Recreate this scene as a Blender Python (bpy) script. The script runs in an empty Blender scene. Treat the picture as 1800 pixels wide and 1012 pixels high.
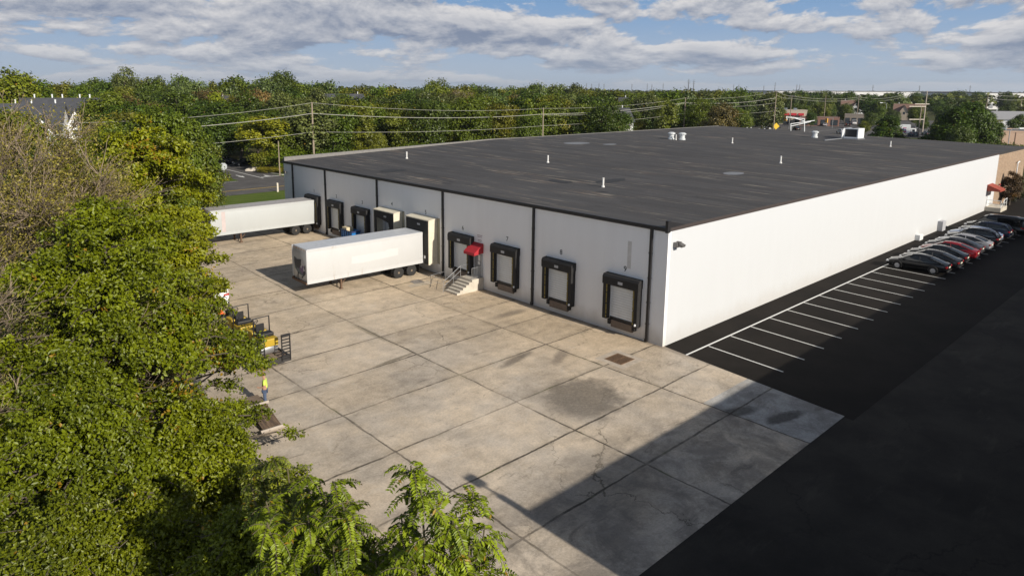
import bpy, bmesh, math, random
import numpy as np
from mathutils import Vector, Matrix, Euler
R = math.radians
rng = np.random.default_rng(7)
random.seed(7)
scene = bpy.context.scene
C = scene.collection

# ---------------------------------------------------------------- camera, sky, sun, exposure
YAW, PITCH, ROLL = R(48.1467), R(-10.4989), R(0.265)
CAM = np.array([-35.625, -22.852, 15.80])
FPX, CX, CY = 1205.36, 848.957, 380.797            # focal length and principal point in photo pixels (1800 wide)
cf = np.array([math.cos(PITCH)*math.cos(YAW), math.cos(PITCH)*math.sin(YAW), math.sin(PITCH)])
cr = np.array([math.sin(YAW), -math.cos(YAW), 0.0]); cu = np.cross(cr, cf)
cr, cu = math.cos(ROLL)*cr+math.sin(ROLL)*cu, -math.sin(ROLL)*cr+math.cos(ROLL)*cu
cam_d = bpy.data.cameras.new('camera'); cam = bpy.data.objects.new('camera', cam_d); C.objects.link(cam)
cam.matrix_world = Matrix(((cr[0], cu[0], -cf[0], CAM[0]), (cr[1], cu[1], -cf[1], CAM[1]), (cr[2], cu[2], -cf[2], CAM[2]), (0, 0, 0, 1)))
cam_d.sensor_fit = 'HORIZONTAL'; cam_d.sensor_width = 36.0; cam_d.lens = FPX/1800*36
cam_d.shift_x = (900-CX)/1800; cam_d.shift_y = -(506-CY)/1800
cam_d.clip_start = 0.1; cam_d.clip_end = 30000
scene.camera = cam
scene.view_settings.view_transform = 'Standard'; scene.view_settings.look = 'None'
scene.view_settings.exposure = 0.22; scene.view_settings.gamma = 1.0

SUN_EL = R(26.3)
sd = bpy.data.lights.new('sun', 'SUN'); sd.energy = 4.7; sd.angle = R(0.5); sd.color = (1.0, 0.93, 0.82)
sun = bpy.data.objects.new('sun', sd); C.objects.link(sun)
sun.rotation_euler = Vector((-0.022*math.cos(SUN_EL), math.cos(SUN_EL), -math.sin(SUN_EL))).to_track_quat('-Z', 'Y').to_euler()

world = bpy.data.worlds.new('World'); scene.world = world; world.use_nodes = True
def build_world():
    nt = world.node_tree; nt.nodes.clear(); L = nt.links
    N = nt.nodes.new
    def M(op, a, b=None, c=None, clamp=False):
        n = N('ShaderNodeMath'); n.operation = op; n.use_clamp = clamp
        for i, v in enumerate((a, b, c)):
            if v is None: continue
            if isinstance(v, (int, float)): n.inputs[i].default_value = v
            else: L.new(v, n.inputs[i])
        return n.outputs[0]
    def mix(f, a, b):
        n = N('ShaderNodeMix'); n.data_type = 'RGBA'
        for sock, v in ((n.inputs[0], f), (n.inputs[6], a), (n.inputs[7], b)):
            if isinstance(v, (int, float)): sock.default_value = v
            elif isinstance(v, tuple): sock.default_value = (*v, 1)
            else: L.new(v, sock)
        return n.outputs[2]
    def ramp(v, a, b):
        n = N('ShaderNodeMapRange'); n.interpolation_type = 'SMOOTHSTEP'
        L.new(v, n.inputs[0]); n.inputs[1].default_value = a; n.inputs[2].default_value = b
        return n.outputs[0]
    sky = N('ShaderNodeTexSky'); sky.sky_type = 'NISHITA'; sky.sun_disc = False
    sky.sun_elevation = SUN_EL; sky.sun_rotation = math.pi; sky.air_density = 1.0; sky.dust_density = 0.6; sky.ozone_density = 2.0
    tc = N('ShaderNodeTexCoord'); sep = N('ShaderNodeSeparateXYZ'); L.new(tc.outputs['Generated'], sep.inputs[0])
    X, Y, Z = sep.outputs
    zc = M('MAXIMUM', Z, 0.0)
    hl = M('SQRT', M('ADD', M('ADD', M('MULTIPLY', X, X), M('MULTIPLY', Y, Y)), 1e-6))
    nx = M('DIVIDE', X, hl); ny = M('DIVIDE', Y, hl)
    def field(dz, seed):
        # banks of cumulus by bearing and height, thinner towards the horizon
        V = M('MULTIPLY', M('LOGARITHM', M('ADD', M('ADD', zc, dz), 0.045), math.e), 2.5)
        def nz(ax, sv, sc, det, ro, dist, off):
            cb = N('ShaderNodeCombineXYZ'); L.new(M('MULTIPLY', nx, ax), cb.inputs[0]); L.new(M('MULTIPLY', ny, ax), cb.inputs[1]); L.new(M('ADD', M('MULTIPLY', V, sv), off), cb.inputs[2])
            n1 = N('ShaderNodeTexNoise'); n1.inputs['Scale'].default_value = sc; n1.inputs['Detail'].default_value = det
            n1.inputs['Roughness'].default_value = ro; n1.inputs['Distortion'].default_value = dist
            L.new(cb.outputs[0], n1.inputs['Vector']); return n1.outputs[0]
        big = nz(3.4, 0.9, 1.0, 2.0, 0.5, 0.0, seed)
        puff = nz(7.5, 1.0, 1.0, 9.0, 0.64, 0.2, seed+7.3)
        return M('ADD', M('MULTIPLY', big, 0.42), M('MULTIPLY', puff, 0.58))
    d0 = field(0.0, 3.7); d1 = field(0.0085, 3.7)
    cover = ramp(d0, 0.445, 0.492)
    lit = M('ADD', M('MULTIPLY', M('SUBTRACT', d0, d1), 7.0), 0.55, clamp=True)
    thick = ramp(d0, 0.50, 0.64)
    lit2 = M('SUBTRACT', lit, M('MULTIPLY', thick, 0.36), clamp=True)
    S = 1/0.05     # the background strength below is 0.05
    cloud = mix(lit2, (0.185*S, 0.228*S, 0.32*S), (0.62*S, 0.61*S, 0.615*S))
    # air between: far clouds near the horizon pale out
    hz = ramp(zc, 0.085, 0.0)
    cloud = mix(M('MULTIPLY', hz, 0.42), cloud, (0.36*S, 0.415*S, 0.50*S))
    base = mix(ramp(zc, 0.0, 0.14), (0.37*S, 0.44*S, 0.53*S), (0.165*S, 0.30*S, 0.51*S))
    high = ramp(zc, 0.12, 0.32)
    base = mix(high, base, sky.outputs[0])
    f = M('MULTIPLY', cover, M('SUBTRACT', 1.0, M('MULTIPLY', high, 0.75)))
    f = M('MULTIPLY', f, M('SUBTRACT', 1.0, M('MULTIPLY', ramp(zc, 0.02, 0.0), 0.5)))
    col = mix(f, base, cloud)
    # gain added to the low sky behind the viewer, to brighten the dock wall
    back = M('ADD', 1.0, M('MULTIPLY', M('MAXIMUM', M('MULTIPLY', M('ADD', M('MULTIPLY', X, 0.85), M('MULTIPLY', Y, 0.53)), -1.0), 0.0), 1.5))
    low = M('ADD', M('MULTIPLY', M('SUBTRACT', back, 1.0), M('SUBTRACT', 1.0, high)), 1.0)
    vm = N('ShaderNodeVectorMath'); vm.operation = 'SCALE'; L.new(col, vm.inputs[0]); L.new(low, vm.inputs[3]); col = vm.outputs[0]
    bg = N('ShaderNodeBackground'); bg.inputs[1].default_value = 0.05; L.new(col, bg.inputs[0])
    out = N('ShaderNodeOutputWorld'); L.new(bg.outputs[0], out.inputs[0])
build_world()

# ---------------------------------------------------------------- helpers
def at(px, py, depth):
    """point seen at a photo pixel, `depth` metres ahead of the camera (used to read real places off the survey of the photo)"""
    d = cf + cr*(px-CX)/FPX - cu*(py-CY)/FPX
    return CAM + d*depth
def gnd(px, py, z=0.42):
    d = cf + cr*(px-CX)/FPX - cu*(py-CY)/FPX
    return CAM + d*((z-CAM[2])/d[2])
def zg(y):
    t = min(1.0, max(0.0, (y-18)/24)); return 0.42*t*t*(3-2*t)

class MB:
    """collects faces, built as ONE mesh"""
    def __init__(s): s.v = []; s.f = []; s.m = []
    def add(s, vs, fs, mi=0):
        o = len(s.v); s.v += [tuple(map(float, v)) for v in vs]
        s.f += [tuple(i+o for i in f) for f in fs]; s.m += [mi]*len(fs); return s
    def box(s, x0, x1, y0, y1, z0, z1, mi=0):
        v = [(x0,y0,z0),(x1,y0,z0),(x1,y1,z0),(x0,y1,z0),(x0,y0,z1),(x1,y0,z1),(x1,y1,z1),(x0,y1,z1)]
        return s.add(v, [(0,3,2,1),(4,5,6,7),(0,1,5,4),(1,2,6,5),(2,3,7,6),(3,0,4,7)], mi)
    def bbox(s, x0, x1, y0, y1, z0, z1, b=0.02, mi=0):
        """box with chamfered edges"""
        bm = bmesh.new(); bmesh.ops.create_cube(bm, size=1)
        for v in bm.verts: v.co = Vector(((x0+x1)/2+v.co.x*(x1-x0), (y0+y1)/2+v.co.y*(y1-y0), (z0+z1)/2+v.co.z*(z1-z0)))
        bmesh.ops.bevel(bm, geom=list(bm.edges), offset=b, segments=2, affect='EDGES', profile=0.5)
        bm.verts.ensure_lookup_table(); bm.verts.index_update()
        s.add([v.co[:] for v in bm.verts], [tuple(v.index for v in f.verts) for f in bm.faces], mi); bm.free(); return s
    def tube(s, pts, r, n=6, mi=0, caps=True):
        pts = [np.array(p, float) for p in pts]
        rs = r if isinstance(r, (list, tuple)) else [r]*len(pts)
        vs = []; fs = []
        up = np.array((0.13, 0.21, 0.97))
        for i, p in enumerate(pts):
            t = pts[min(i+1, len(pts)-1)]-pts[max(i-1, 0)]; t /= (np.linalg.norm(t)+1e-9)
            a = np.cross(t, up)
            if np.linalg.norm(a) < 0.05: a = np.cross(t, (1, 0, 0))
            a /= np.linalg.norm(a); b = np.cross(t, a)
            for k in range(n):
                q = 2*math.pi*k/n; vs.append(p+rs[i]*(a*math.cos(q)+b*math.sin(q)))
        for i in range(len(pts)-1):
            for k in range(n):
                fs.append((i*n+k, i*n+(k+1) % n, (i+1)*n+(k+1) % n, (i+1)*n+k))
        if caps: fs += [tuple(range(n))[::-1], tuple(range((len(pts)-1)*n, len(pts)*n))]
        return s.add(vs, fs, mi)
    def cyl(s, p0, p1, r, n=12, mi=0, r1=None): return s.tube([p0, p1], [r, r if r1 is None else r1], n, mi)
    def prism(s, poly, axis, a, b, mi=0):
        """polygon of 2D points pushed along an axis: axis 0 -> (y,z), 1 -> (x,z), 2 -> (x,y)"""
        n = len(poly)
        def P(q, t): return (t, *q) if axis == 0 else ((q[0], t, q[1]) if axis == 1 else (q[0], q[1], t))
        v = [P(q, a) for q in poly]+[P(q, b) for q in poly]
        return s.add(v, [tuple(range(n)), tuple(range(2*n-1, n-1, -1))]+[(i, i+n, (i+1) % n+n, (i+1) % n) for i in range(n)], mi)
    def lathe(s, prof, c=(0,0,0), n=16, mi=0):
        vs = []; fs = []
        for r, z in prof:
            for k in range(n):
                q = 2*math.pi*k/n; vs.append((c[0]+r*math.cos(q), c[1]+r*math.sin(q), c[2]+z))
        for i in range(len(prof)-1):
            for k in range(n): fs.append((i*n+k, i*n+(k+1) % n, (i+1)*n+(k+1) % n, (i+1)*n+k))
        fs += [tuple(range(n))[::-1], tuple(range((len(prof)-1)*n, len(prof)*n))]
        return s.add(vs, fs, mi)
    def xform(s, mat, start=0):
        for i in range(start, len(s.v)): s.v[i] = tuple(mat @ Vector(s.v[i]))
        return s
    def build(s, name, mat, parent=None, smooth=None, fix=True, loc=None):
        me = bpy.data.meshes.new(name); me.from_pydata(s.v, [], s.f)
        mats = mat if isinstance(mat, (list, tuple)) else [mat]
        for m in mats: me.materials.append(m)
        if len(mats) > 1: me.polygons.foreach_set('material_index', s.m)
        if fix:
            bm = bmesh.new(); bm.from_mesh(me); bmesh.ops.recalc_face_normals(bm, faces=bm.faces); bm.to_mesh(me); bm.free()
        if smooth is not None:
            me.polygons.foreach_set('use_smooth', [True]*len(me.polygons)); me.set_sharp_from_angle(angle=R(smooth))
        o = bpy.data.objects.new(name, me); C.objects.link(o)
        if parent is not None: o.parent = parent
        if loc is not None: o.location = loc
        return o

def tag(o, label=None, cat=None, group=None, kind=None):
    if label: o['label'] = label
    if cat: o['category'] = cat
    if group: o['group'] = group
    if kind: o['kind'] = kind
    return o
def thing(name, label, cat, loc=(0,0,0), rz=0.0, group=None):
    o = bpy.data.objects.new(name, None); C.objects.link(o)
    o.location = loc; o.rotation_euler = (0, 0, rz); o.empty_display_size = 0.3
    return tag(o, label, cat, group)
def copy_tree(o, parent=None):
    c = o.copy(); C.objects.link(c)
    if parent is not None: c.parent = parent
    for ch in list(o.children): copy_tree(ch, c)
    return c

# ---------------------------------------------------------------- materials
MATS = {}
class NT:
    def __init__(s, name):
        s.mat = bpy.data.materials.new(name); s.mat.use_nodes = True
        s.nt = s.mat.node_tree; s.N = s.nt.nodes; s.L = s.nt.links
        s.bsdf = s.N['Principled BSDF']; s.out = s.N['Material Output']
        s._pos = None
    def new(s, t): return s.N.new('ShaderNode'+t)
    def setin(s, sock, v):
        if isinstance(v, (int, float)): sock.default_value = v
        elif isinstance(v, tuple): sock.default_value = (*v, 1) if len(v) == 3 and sock.type == 'RGBA' else v
        else: s.L.new(v, sock)
    def pos(s):
        """world position"""
        if s._pos is None: s._pos = s.new('NewGeometry').outputs['Position']
        return s._pos
    def obj(s): return s.new('TexCoord').outputs['Object']
    def xyz(s, v):
        n = s.new('SeparateXYZ'); s.L.new(v, n.inputs[0]); return n.outputs
    def vec(s, x, y, z):
        n = s.new('CombineXYZ')
        for i, a in enumerate((x, y, z)): s.setin(n.inputs[i], a)
        return n.outputs[0]
    def scale(s, v, sc):
        n = s.new('VectorMath'); n.operation = 'MULTIPLY'; s.L.new(v, n.inputs[0]); n.inputs[1].default_value = sc; return n.outputs[0]
    def vadd(s, a, b):
        n = s.new('VectorMath'); n.operation = 'ADD'; s.setin(n.inputs[0], a); s.setin(n.inputs[1], b); return n.outputs[0]
    def noise(s, v, sc, det=4, rough=0.55, dist=0.0, color=False):
        n = s.new('TexNoise'); s.L.new(v, n.inputs['Vector']); n.inputs['Scale'].default_value = sc
        n.inputs['Detail'].default_value = det; n.inputs['Roughness'].default_value = rough; n.inputs['Distortion'].default_value = dist
        return n.outputs[1 if color else 0]
    def vor_edge(s, v, sc, rand=1.0):
        n = s.new('TexVoronoi'); n.feature = 'DISTANCE_TO_EDGE'; s.L.new(v, n.inputs['Vector']); n.inputs['Scale'].default_value = sc
        n.inputs['Randomness'].default_value = rand; return n.outputs[0]
    def m(s, op, a, b=None, c=None, clamp=False):
        n = s.new('Math'); n.operation = op; n.use_clamp = clamp
        for i, v in enumerate((a, b, c)):
            if v is not None: s.setin(n.inputs[i], v)
        return n.outputs[0]
    def step(s, v, a, b, lo=0.0, hi=1.0):
        n = s.new('MapRange'); n.interpolation_type = 'SMOOTHSTEP'; s.setin(n.inputs[0], v)
        for i, q in enumerate((a, b, lo, hi)): n.inputs[i+1].default_value = q
        return n.outputs[0]
    def mix(s, f, a, b, mode='MIX'):
        n = s.new('Mix'); n.data_type = 'RGBA'; n.blend_type = mode
        s.setin(n.inputs[0], f); s.setin(n.inputs[6], a); s.setin(n.inputs[7], b); return n.outputs[2]
    def bump(s, h, strength=0.3, dist=0.02):
        n = s.new('Bump'); n.inputs['Strength'].default_value = strength; n.inputs['Distance'].default_value = dist
        s.L.new(h, n.inputs['Height']); s.L.new(n.outputs[0], s.bsdf.inputs['Normal'])
    def end(s, col, rough=0.6, metal=0.0, spec=None):
        s.setin(s.bsdf.inputs['Base Color'], col); s.setin(s.bsdf.inputs['Roughness'], rough); s.bsdf.inputs['Metallic'].default_value = metal
        if spec is not None: s.bsdf.inputs['Specular IOR Level'].default_value = spec
        return s.mat
def plain(name, col, rough=0.6, metal=0.0, var=0.18, sc=3.0, bump=0.0, spec=None):
    if name in MATS: return MATS[name]
    t = NT(name); p = t.obj()
    n = t.noise(p, sc, 5, 0.6); n2 = t.noise(p, sc*9, 3, 0.6)
    f = t.m('ADD', t.m('MULTIPLY', t.m('SUBTRACT', n, 0.5), var*2.2), t.m('ADD', t.m('MULTIPLY', t.m('SUBTRACT', n2, 0.5), var), 1.0))
    c = t.mix(1.0, col, t.vec(f, f, f), 'MULTIPLY')
    if bump: t.bump(n2, bump)
    MATS[name] = t.end(c, rough, metal, spec); return MATS[name]
def tinted(name, rough=0.3, metal=0.0, var=0.1, coat=0.0, spec=None):
    """colour from the object's own colour"""
    if name in MATS: return MATS[name]
    t = NT(name); oi = t.new('ObjectInfo'); n = t.noise(t.obj(), 2.5, 5)
    f = t.m('ADD', t.m('MULTIPLY', t.m('SUBTRACT', n, 0.5), var*2), 1.0)
    c = t.mix(1.0, oi.outputs['Color'], t.vec(f, f, f), 'MULTIPLY')
    t.bsdf.inputs['Coat Weight'].default_value = coat; t.bsdf.inputs['Coat Roughness'].default_value = 0.06
    MATS[name] = t.end(c, rough, metal, spec); return MATS[name]
# ---------------------------------------------------------------- surfaces of the place
JX = [-26.9, -19.8, -12.3, -5.2]
JY = [-7.4, -3.4, 0.55, 5.1, 9.1, 13.1, 17.4, 22.2, 26.6, 31.0, 35.4, 39.8, 44.2]
def mat_concrete():
    t = NT('weathered_concrete'); p = t.pos()
    wob = t.noise(p, 0.55, 4, 0.6, color=True)
    pw = t.vadd(p, t.scale(t.vadd(wob, (-0.5, -0.5, -0.5)), (0.22, 0.22, 0)))
    fine = t.noise(p, 3.2, 3, 0.7, color=True)
    pw = t.vadd(pw, t.scale(t.vadd(fine, (-0.5, -0.5, -0.5)), (0.05, 0.05, 0)))
    x, y, _ = t.xyz(pw)
    def lines(c, vals):
        d = None
        for v in vals:
            q = t.m('ABSOLUTE', t.m('SUBTRACT', c, v)); d = q if d is None else t.m('MINIMUM', d, q)
        return d
    dx = lines(x, JX); dy = lines(y, JY)
    dj = t.m('MINIMUM', dx, dy)
    jw = t.m('MULTIPLY', t.noise(p, 0.35, 3), 0.10)
    joint = t.m('SUBTRACT', 1.0, t.m('DIVIDE', dj, t.m('ADD', jw, 0.018), clamp=True))
    joint = t.m('MULTIPLY', t.step(joint, 0.0, 0.5), t.m('MULTIPLY', t.step(t.noise(p, 1.3, 4, 0.65), 0.32, 0.58, 0.5, 1.0), t.step(t.noise(t.vadd(p, (17., 0., 0.)), 0.11, 3), 0.36, 0.58, 0.45, 1.0)))
    wide = t.step(dj, 0.5, 0.0)
    # random hairline cracks
    cr_ = t.vor_edge(t.vadd(p, t.scale(t.vadd(t.noise(p, 0.45, 5, 0.65, color=True), (-0.5,-0.5,-0.5)), (3.2, 3.2, 0))), 0.10)
    crack = t.m('MULTIPLY', t.step(cr_, 0.0045, 0.0), t.step(t.noise(t.vadd(p, (31.0, 7, 0)), 0.09, 3), 0.50, 0.62))
    cr2 = t.vor_edge(t.vadd(p, t.scale(t.vadd(t.noise(p, 0.9, 5, 0.7, color=True), (-0.5,-0.5,-0.5)), (1.6, 1.6, 0))), 0.30)
    crack2 = t.m('MULTIPLY', t.step(cr2, 0.010, 0.0), t.step(t.noise(t.vadd(p, (3.0, 51, 0)), 0.14, 3), 0.52, 0.66))
    crack = t.m('MAXIMUM', crack, t.m('MULTIPLY', crack2, 0.75))
    # each slab its own tone
    def cell(c, vals):
        s_ = None
        for v in vals:
            q = t.m('GREATER_THAN', c, v); s_ = q if s_ is None else t.m('ADD', s_, q)
        return s_
    wn = t.new('TexWhiteNoise'); wn.noise_dimensions = '2D'
    t.L.new(t.vec(cell(x, JX), cell(y, JY), 0.0), wn.inputs['Vector'])
    slab = t.m('MULTIPLY', t.m('SUBTRACT', wn.outputs[0], 0.5), 0.22)
    big = t.m('MULTIPLY', t.m('SUBTRACT', t.noise(p, 0.16, 6, 0.6), 0.5), 0.85)
    med = t.m('MULTIPLY', t.m('SUBTRACT', t.noise(p, 1.1, 6, 0.68), 0.5), 0.95)
    grit = t.m('MULTIPLY', t.m('SUBTRACT', t.noise(p, 9.0, 4, 0.8), 0.5), 1.0)
    drag = t.m('MULTIPLY', t.m('SUBTRACT', t.noise(t.scale(p, (0.25, 1.6, 1)), 1.0, 5, 0.65), 0.5), 0.35)
    f = t.m('ADD', t.m('ADD', t.m('ADD', big, med), t.m('ADD', grit, drag)), t.m('ADD', slab, 1.0))
    col = t.mix(t.step(t.noise(p, 0.22, 5, 0.6), 0.38, 0.62), (0.545, 0.45, 0.34), (0.475, 0.41, 0.335))
    # the newer grey slab by the corner
    xs, ys, _ = t.xyz(p)
    new = t.m('MULTIPLY', t.m('GREATER_THAN', x, -5.2), t.m('LESS_THAN', y, -5.9))
    col = t.mix(new, col, (0.40, 0.385, 0.36))
    dust = t.m('MULTIPLY', t.step(t.m('ADD', xs, t.m('MULTIPLY', t.noise(p, .25, 4), 8.0)), -9.0, 2.5), t.step(ys, -3.0, 2.5))
    col = t.mix(t.m('MULTIPLY', dust, 0.75), col, (0.54, 0.415, 0.275))
    far = t.step(ys, 8.0, 24.0); col = t.mix(t.m('MULTIPLY', far, 0.45), col, (0.54, 0.43, 0.30))
    col = t.mix(1.0, col, t.vec(f, f, f), 'MULTIPLY')
    # scraped pale patches, dark scuffs and tyre marks
    pale = t.step(t.noise(t.vadd(p, (9., 3., 0)), 0.7, 8, 0.72, 1.2), 0.585, 0.64)
    col = t.mix(t.m('MULTIPLY', pale, 0.30), col, (0.60, 0.54, 0.46))
    sc = t.step(t.noise(t.scale(t.vadd(p, (5., 60., 0)), (0.5, 1.5, 1)), 1.05, 8, 0.75, 0.8), 0.565, 0.69)
    col = t.mix(t.m('MULTIPLY', sc, 0.5), col, (0.12, 0.10, 0.08))
    mott = t.step(t.noise(t.vadd(p, (80., 2., 0)), 0.42, 8, 0.7, 0.6), 0.50, 0.66)
    col = t.mix(t.m('MULTIPLY', mott, 0.30), col, (0.22, 0.185, 0.145))
    # the big oil patch, the two spills, scuffs by the joint
    def blob(cx, cy, rx, ry, rot, soft, seed, amt, c):
        nonlocal col
        dv = t.vadd(t.vadd(p, (-cx, -cy, 0.)), t.scale(t.vadd(t.noise(t.vadd(p, (seed, 0., 0.)), 1.1, 6, 0.7, color=True), (-0.5,-0.5,-0.5)), (rx*1.1, ry*1.1, 0)))
        a, b, _ = t.xyz(dv)
        ca, sa = math.cos(rot), math.sin(rot)
        u = t.m('DIVIDE', t.m('ADD', t.m('MULTIPLY', a, ca), t.m('MULTIPLY', b, sa)), rx)
        w = t.m('DIVIDE', t.m('SUBTRACT', t.m('MULTIPLY', b, ca), t.m('MULTIPLY', a, sa)), ry)
        d = t.m('SQRT', t.m('ADD', t.m('MULTIPLY', u, u), t.m('MULTIPLY', w, w)))
        k = t.m('MULTIPLY', t.step(d, 1.0+soft, 1.0-soft), t.step(t.noise(p, 6.0, 4, 0.75), 0.25, 0.6, 0.72, 1.0))
        col = t.mix(t.m('MULTIPLY', k, amt), col, c)
    blob(-9.35, -1.35, 2.35, 2.0, 0.5, 0.32, 0., 0.80, (0.125, 0.108, 0.088))
    blob(-4.6, -7.6, 1.0, 0.42, -0.35, 0.35, 12., 0.85, (0.07, 0.066, 0.06))
    blob(-3.5, -9.4, 1.25, 0.38, -0.25, 0.3, 25., 0.9, (0.055, 0.052, 0.05))
    blob(-8.3, 4.6, 1.5, 0.30, 0.2, 0.5, 40., 0.7, (0.10, 0.085, 0.07))
    blob(-6.0, 3.2, 1.2, 0.35, 0.5, 0.6, 55., 0.6, (0.12, 0.1, 0.085))
    blob(-13.9, 9.3, 1.6, 0.16, 0.1, 0.5, 60., 0.7, (0.11, 0.095, 0.06))
    blob(-12.4, 14.0, 0.2, 2.0, 0.0, 0.6, 66., 0.55, (0.14, 0.12, 0.07))
    blob(-2.6, 10.9, 1.5, 0.4, 0.0, 0.6, 71., 0.6, (0.13, 0.11, 0.09))
    blob(-14.5, -6.9, 3.4, 1.8, 0.2, 0.6, 80., 0.45, (0.16, 0.145, 0.125))
    # darker along the foot of the wall; dirt in the joints, weeds in a few
    col = t.mix(t.m('MULTIPLY', t.step(xs, -0.55, -0.05), 0.55), col, (0.12, 0.10, 0.085))
    col = t.mix(t.m('MULTIPLY', wide, t.m('MULTIPLY', t.step(t.noise(p, 0.8, 5, 0.7), 0.45, 0.65), 0.35)), col, (0.20, 0.165, 0.11))
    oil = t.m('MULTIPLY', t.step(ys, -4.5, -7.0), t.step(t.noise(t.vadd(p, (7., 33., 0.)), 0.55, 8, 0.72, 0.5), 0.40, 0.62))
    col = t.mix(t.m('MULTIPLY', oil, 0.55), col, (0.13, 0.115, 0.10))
    weed = t.step(t.noise(t.vadd(p, (2., 0., 0.)), 0.30, 3), 0.56, 0.66)
    jc = t.mix(weed, (0.055, 0.045, 0.035), (0.075, 0.085, 0.025))
    col = t.mix(t.m('MULTIPLY', joint, 0.92), col, jc)
    col = t.mix(t.m('MULTIPLY', crack, 0.8), col, (0.09, 0.075, 0.055))
    h = t.m('SUBTRACT', t.m('MULTIPLY', grit, 0.5), t.m('MULTIPLY', joint, 1.2))
    t.bump(h, 0.25, 0.02)
    return t.end(col, 0.88, 0, 0.25)
def mat_asphalt(name, a, b, agg, rough=0.85, cracks=0.0, spec=0.25):
    t = NT(name); p = t.pos()
    f = t.noise(p, 0.25, 6, 0.65); col = t.mix(t.step(f, 0.33, 0.67), a, b)
    g = t.noise(p, 14.0, 3, 0.8); gg = t.m('ADD', t.m('MULTIPLY', t.m('SUBTRACT', g, 0.5), agg), 1.0)
    col = t.mix(1.0, col, t.vec(gg, gg, gg), 'MULTIPLY')
    if cracks:
        e = t.vor_edge(t.vadd(p, t.scale(t.noise(p, 0.6, 5, 0.65, color=True), (2.5, 2.5, 0))), 0.16)
        k = t.m('MULTIPLY', t.step(e, 0.012, 0.0), t.step(t.noise(p, 0.12, 3), 0.42, 0.6))
        col = t.mix(t.m('MULTIPLY', k, cracks), col, tuple(q*0.35 for q in a))
        st = t.step(t.noise(t.scale(p, (0.4, 1.6, 1)), 0.5, 6, 0.7), 0.55, 0.7)
        col = t.mix(t.m('MULTIPLY', st, 0.5), col, tuple(min(1, q*1.7) for q in b))
    t.bump(g, 0.3, 0.01)
    return t.end(col, rough, 0, spec)
def mat_grass(name, a, b, c, mow=0.0):
    t = NT(name); p = t.pos()
    f = t.noise(p, 0.18, 6, 0.62); g = t.noise(p, 5.0, 4, 0.8)
    col = t.mix(t.step(f, 0.35, 0.65), a, b); col = t.mix(t.step(g, 0.42, 0.72), col, c)
    if mow:
        x, y, _ = t.xyz(p); s = t.m('SINE', t.m('MULTIPLY', t.m('ADD', y, t.m('MULTIPLY', x, 0.15)), 3.4))
        k = t.m('ADD', t.m('MULTIPLY', s, mow), 1.0); col = t.mix(1.0, col, t.vec(k, k, k), 'MULTIPLY')
    t.bump(g, 0.6, 0.05)
    return t.end(col, 0.95, 0, 0.1)
def mat_wall(name, base, dirt, vert=0.04, stucco=0.2, lowdirt=0.5):
    t = NT(name); p = t.pos(); x, y, z = t.xyz(p)
    n = t.noise(t.scale(p, (1.0, 1.0, 0.12)), 1.3, 6, 0.65); g = t.noise(p, 22.0, 3, 0.75)
    f = t.m('ADD', t.m('ADD', t.m('MULTIPLY', t.m('SUBTRACT', n, 0.5), vert*2), t.m('MULTIPLY', t.m('SUBTRACT', g, 0.5), stucco)), 1.0)
    col = t.mix(1.0, base, t.vec(f, f, f), 'MULTIPLY')
    n2 = t.noise(t.scale(p, (1, 1, 0.5)), 0.9, 6, 0.7)
    low = t.m('MULTIPLY', t.step(t.m('ADD', z, t.m('MULTIPLY', n2, -1.4)), 0.7, -0.7), lowdirt)
    col = t.mix(low, col, dirt)
    st = t.m('MULTIPLY', t.step(t.noise(t.scale(p, (2.2, 2.2, 0.10)), 1.1, 7, 0.75), 0.62, 0.74), 0.16)
    col = t.mix(st, col, dirt)
    t.bump(g, 0.25, 0.012)
    return t.end(col, 0.8, 0, 0.25)
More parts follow.
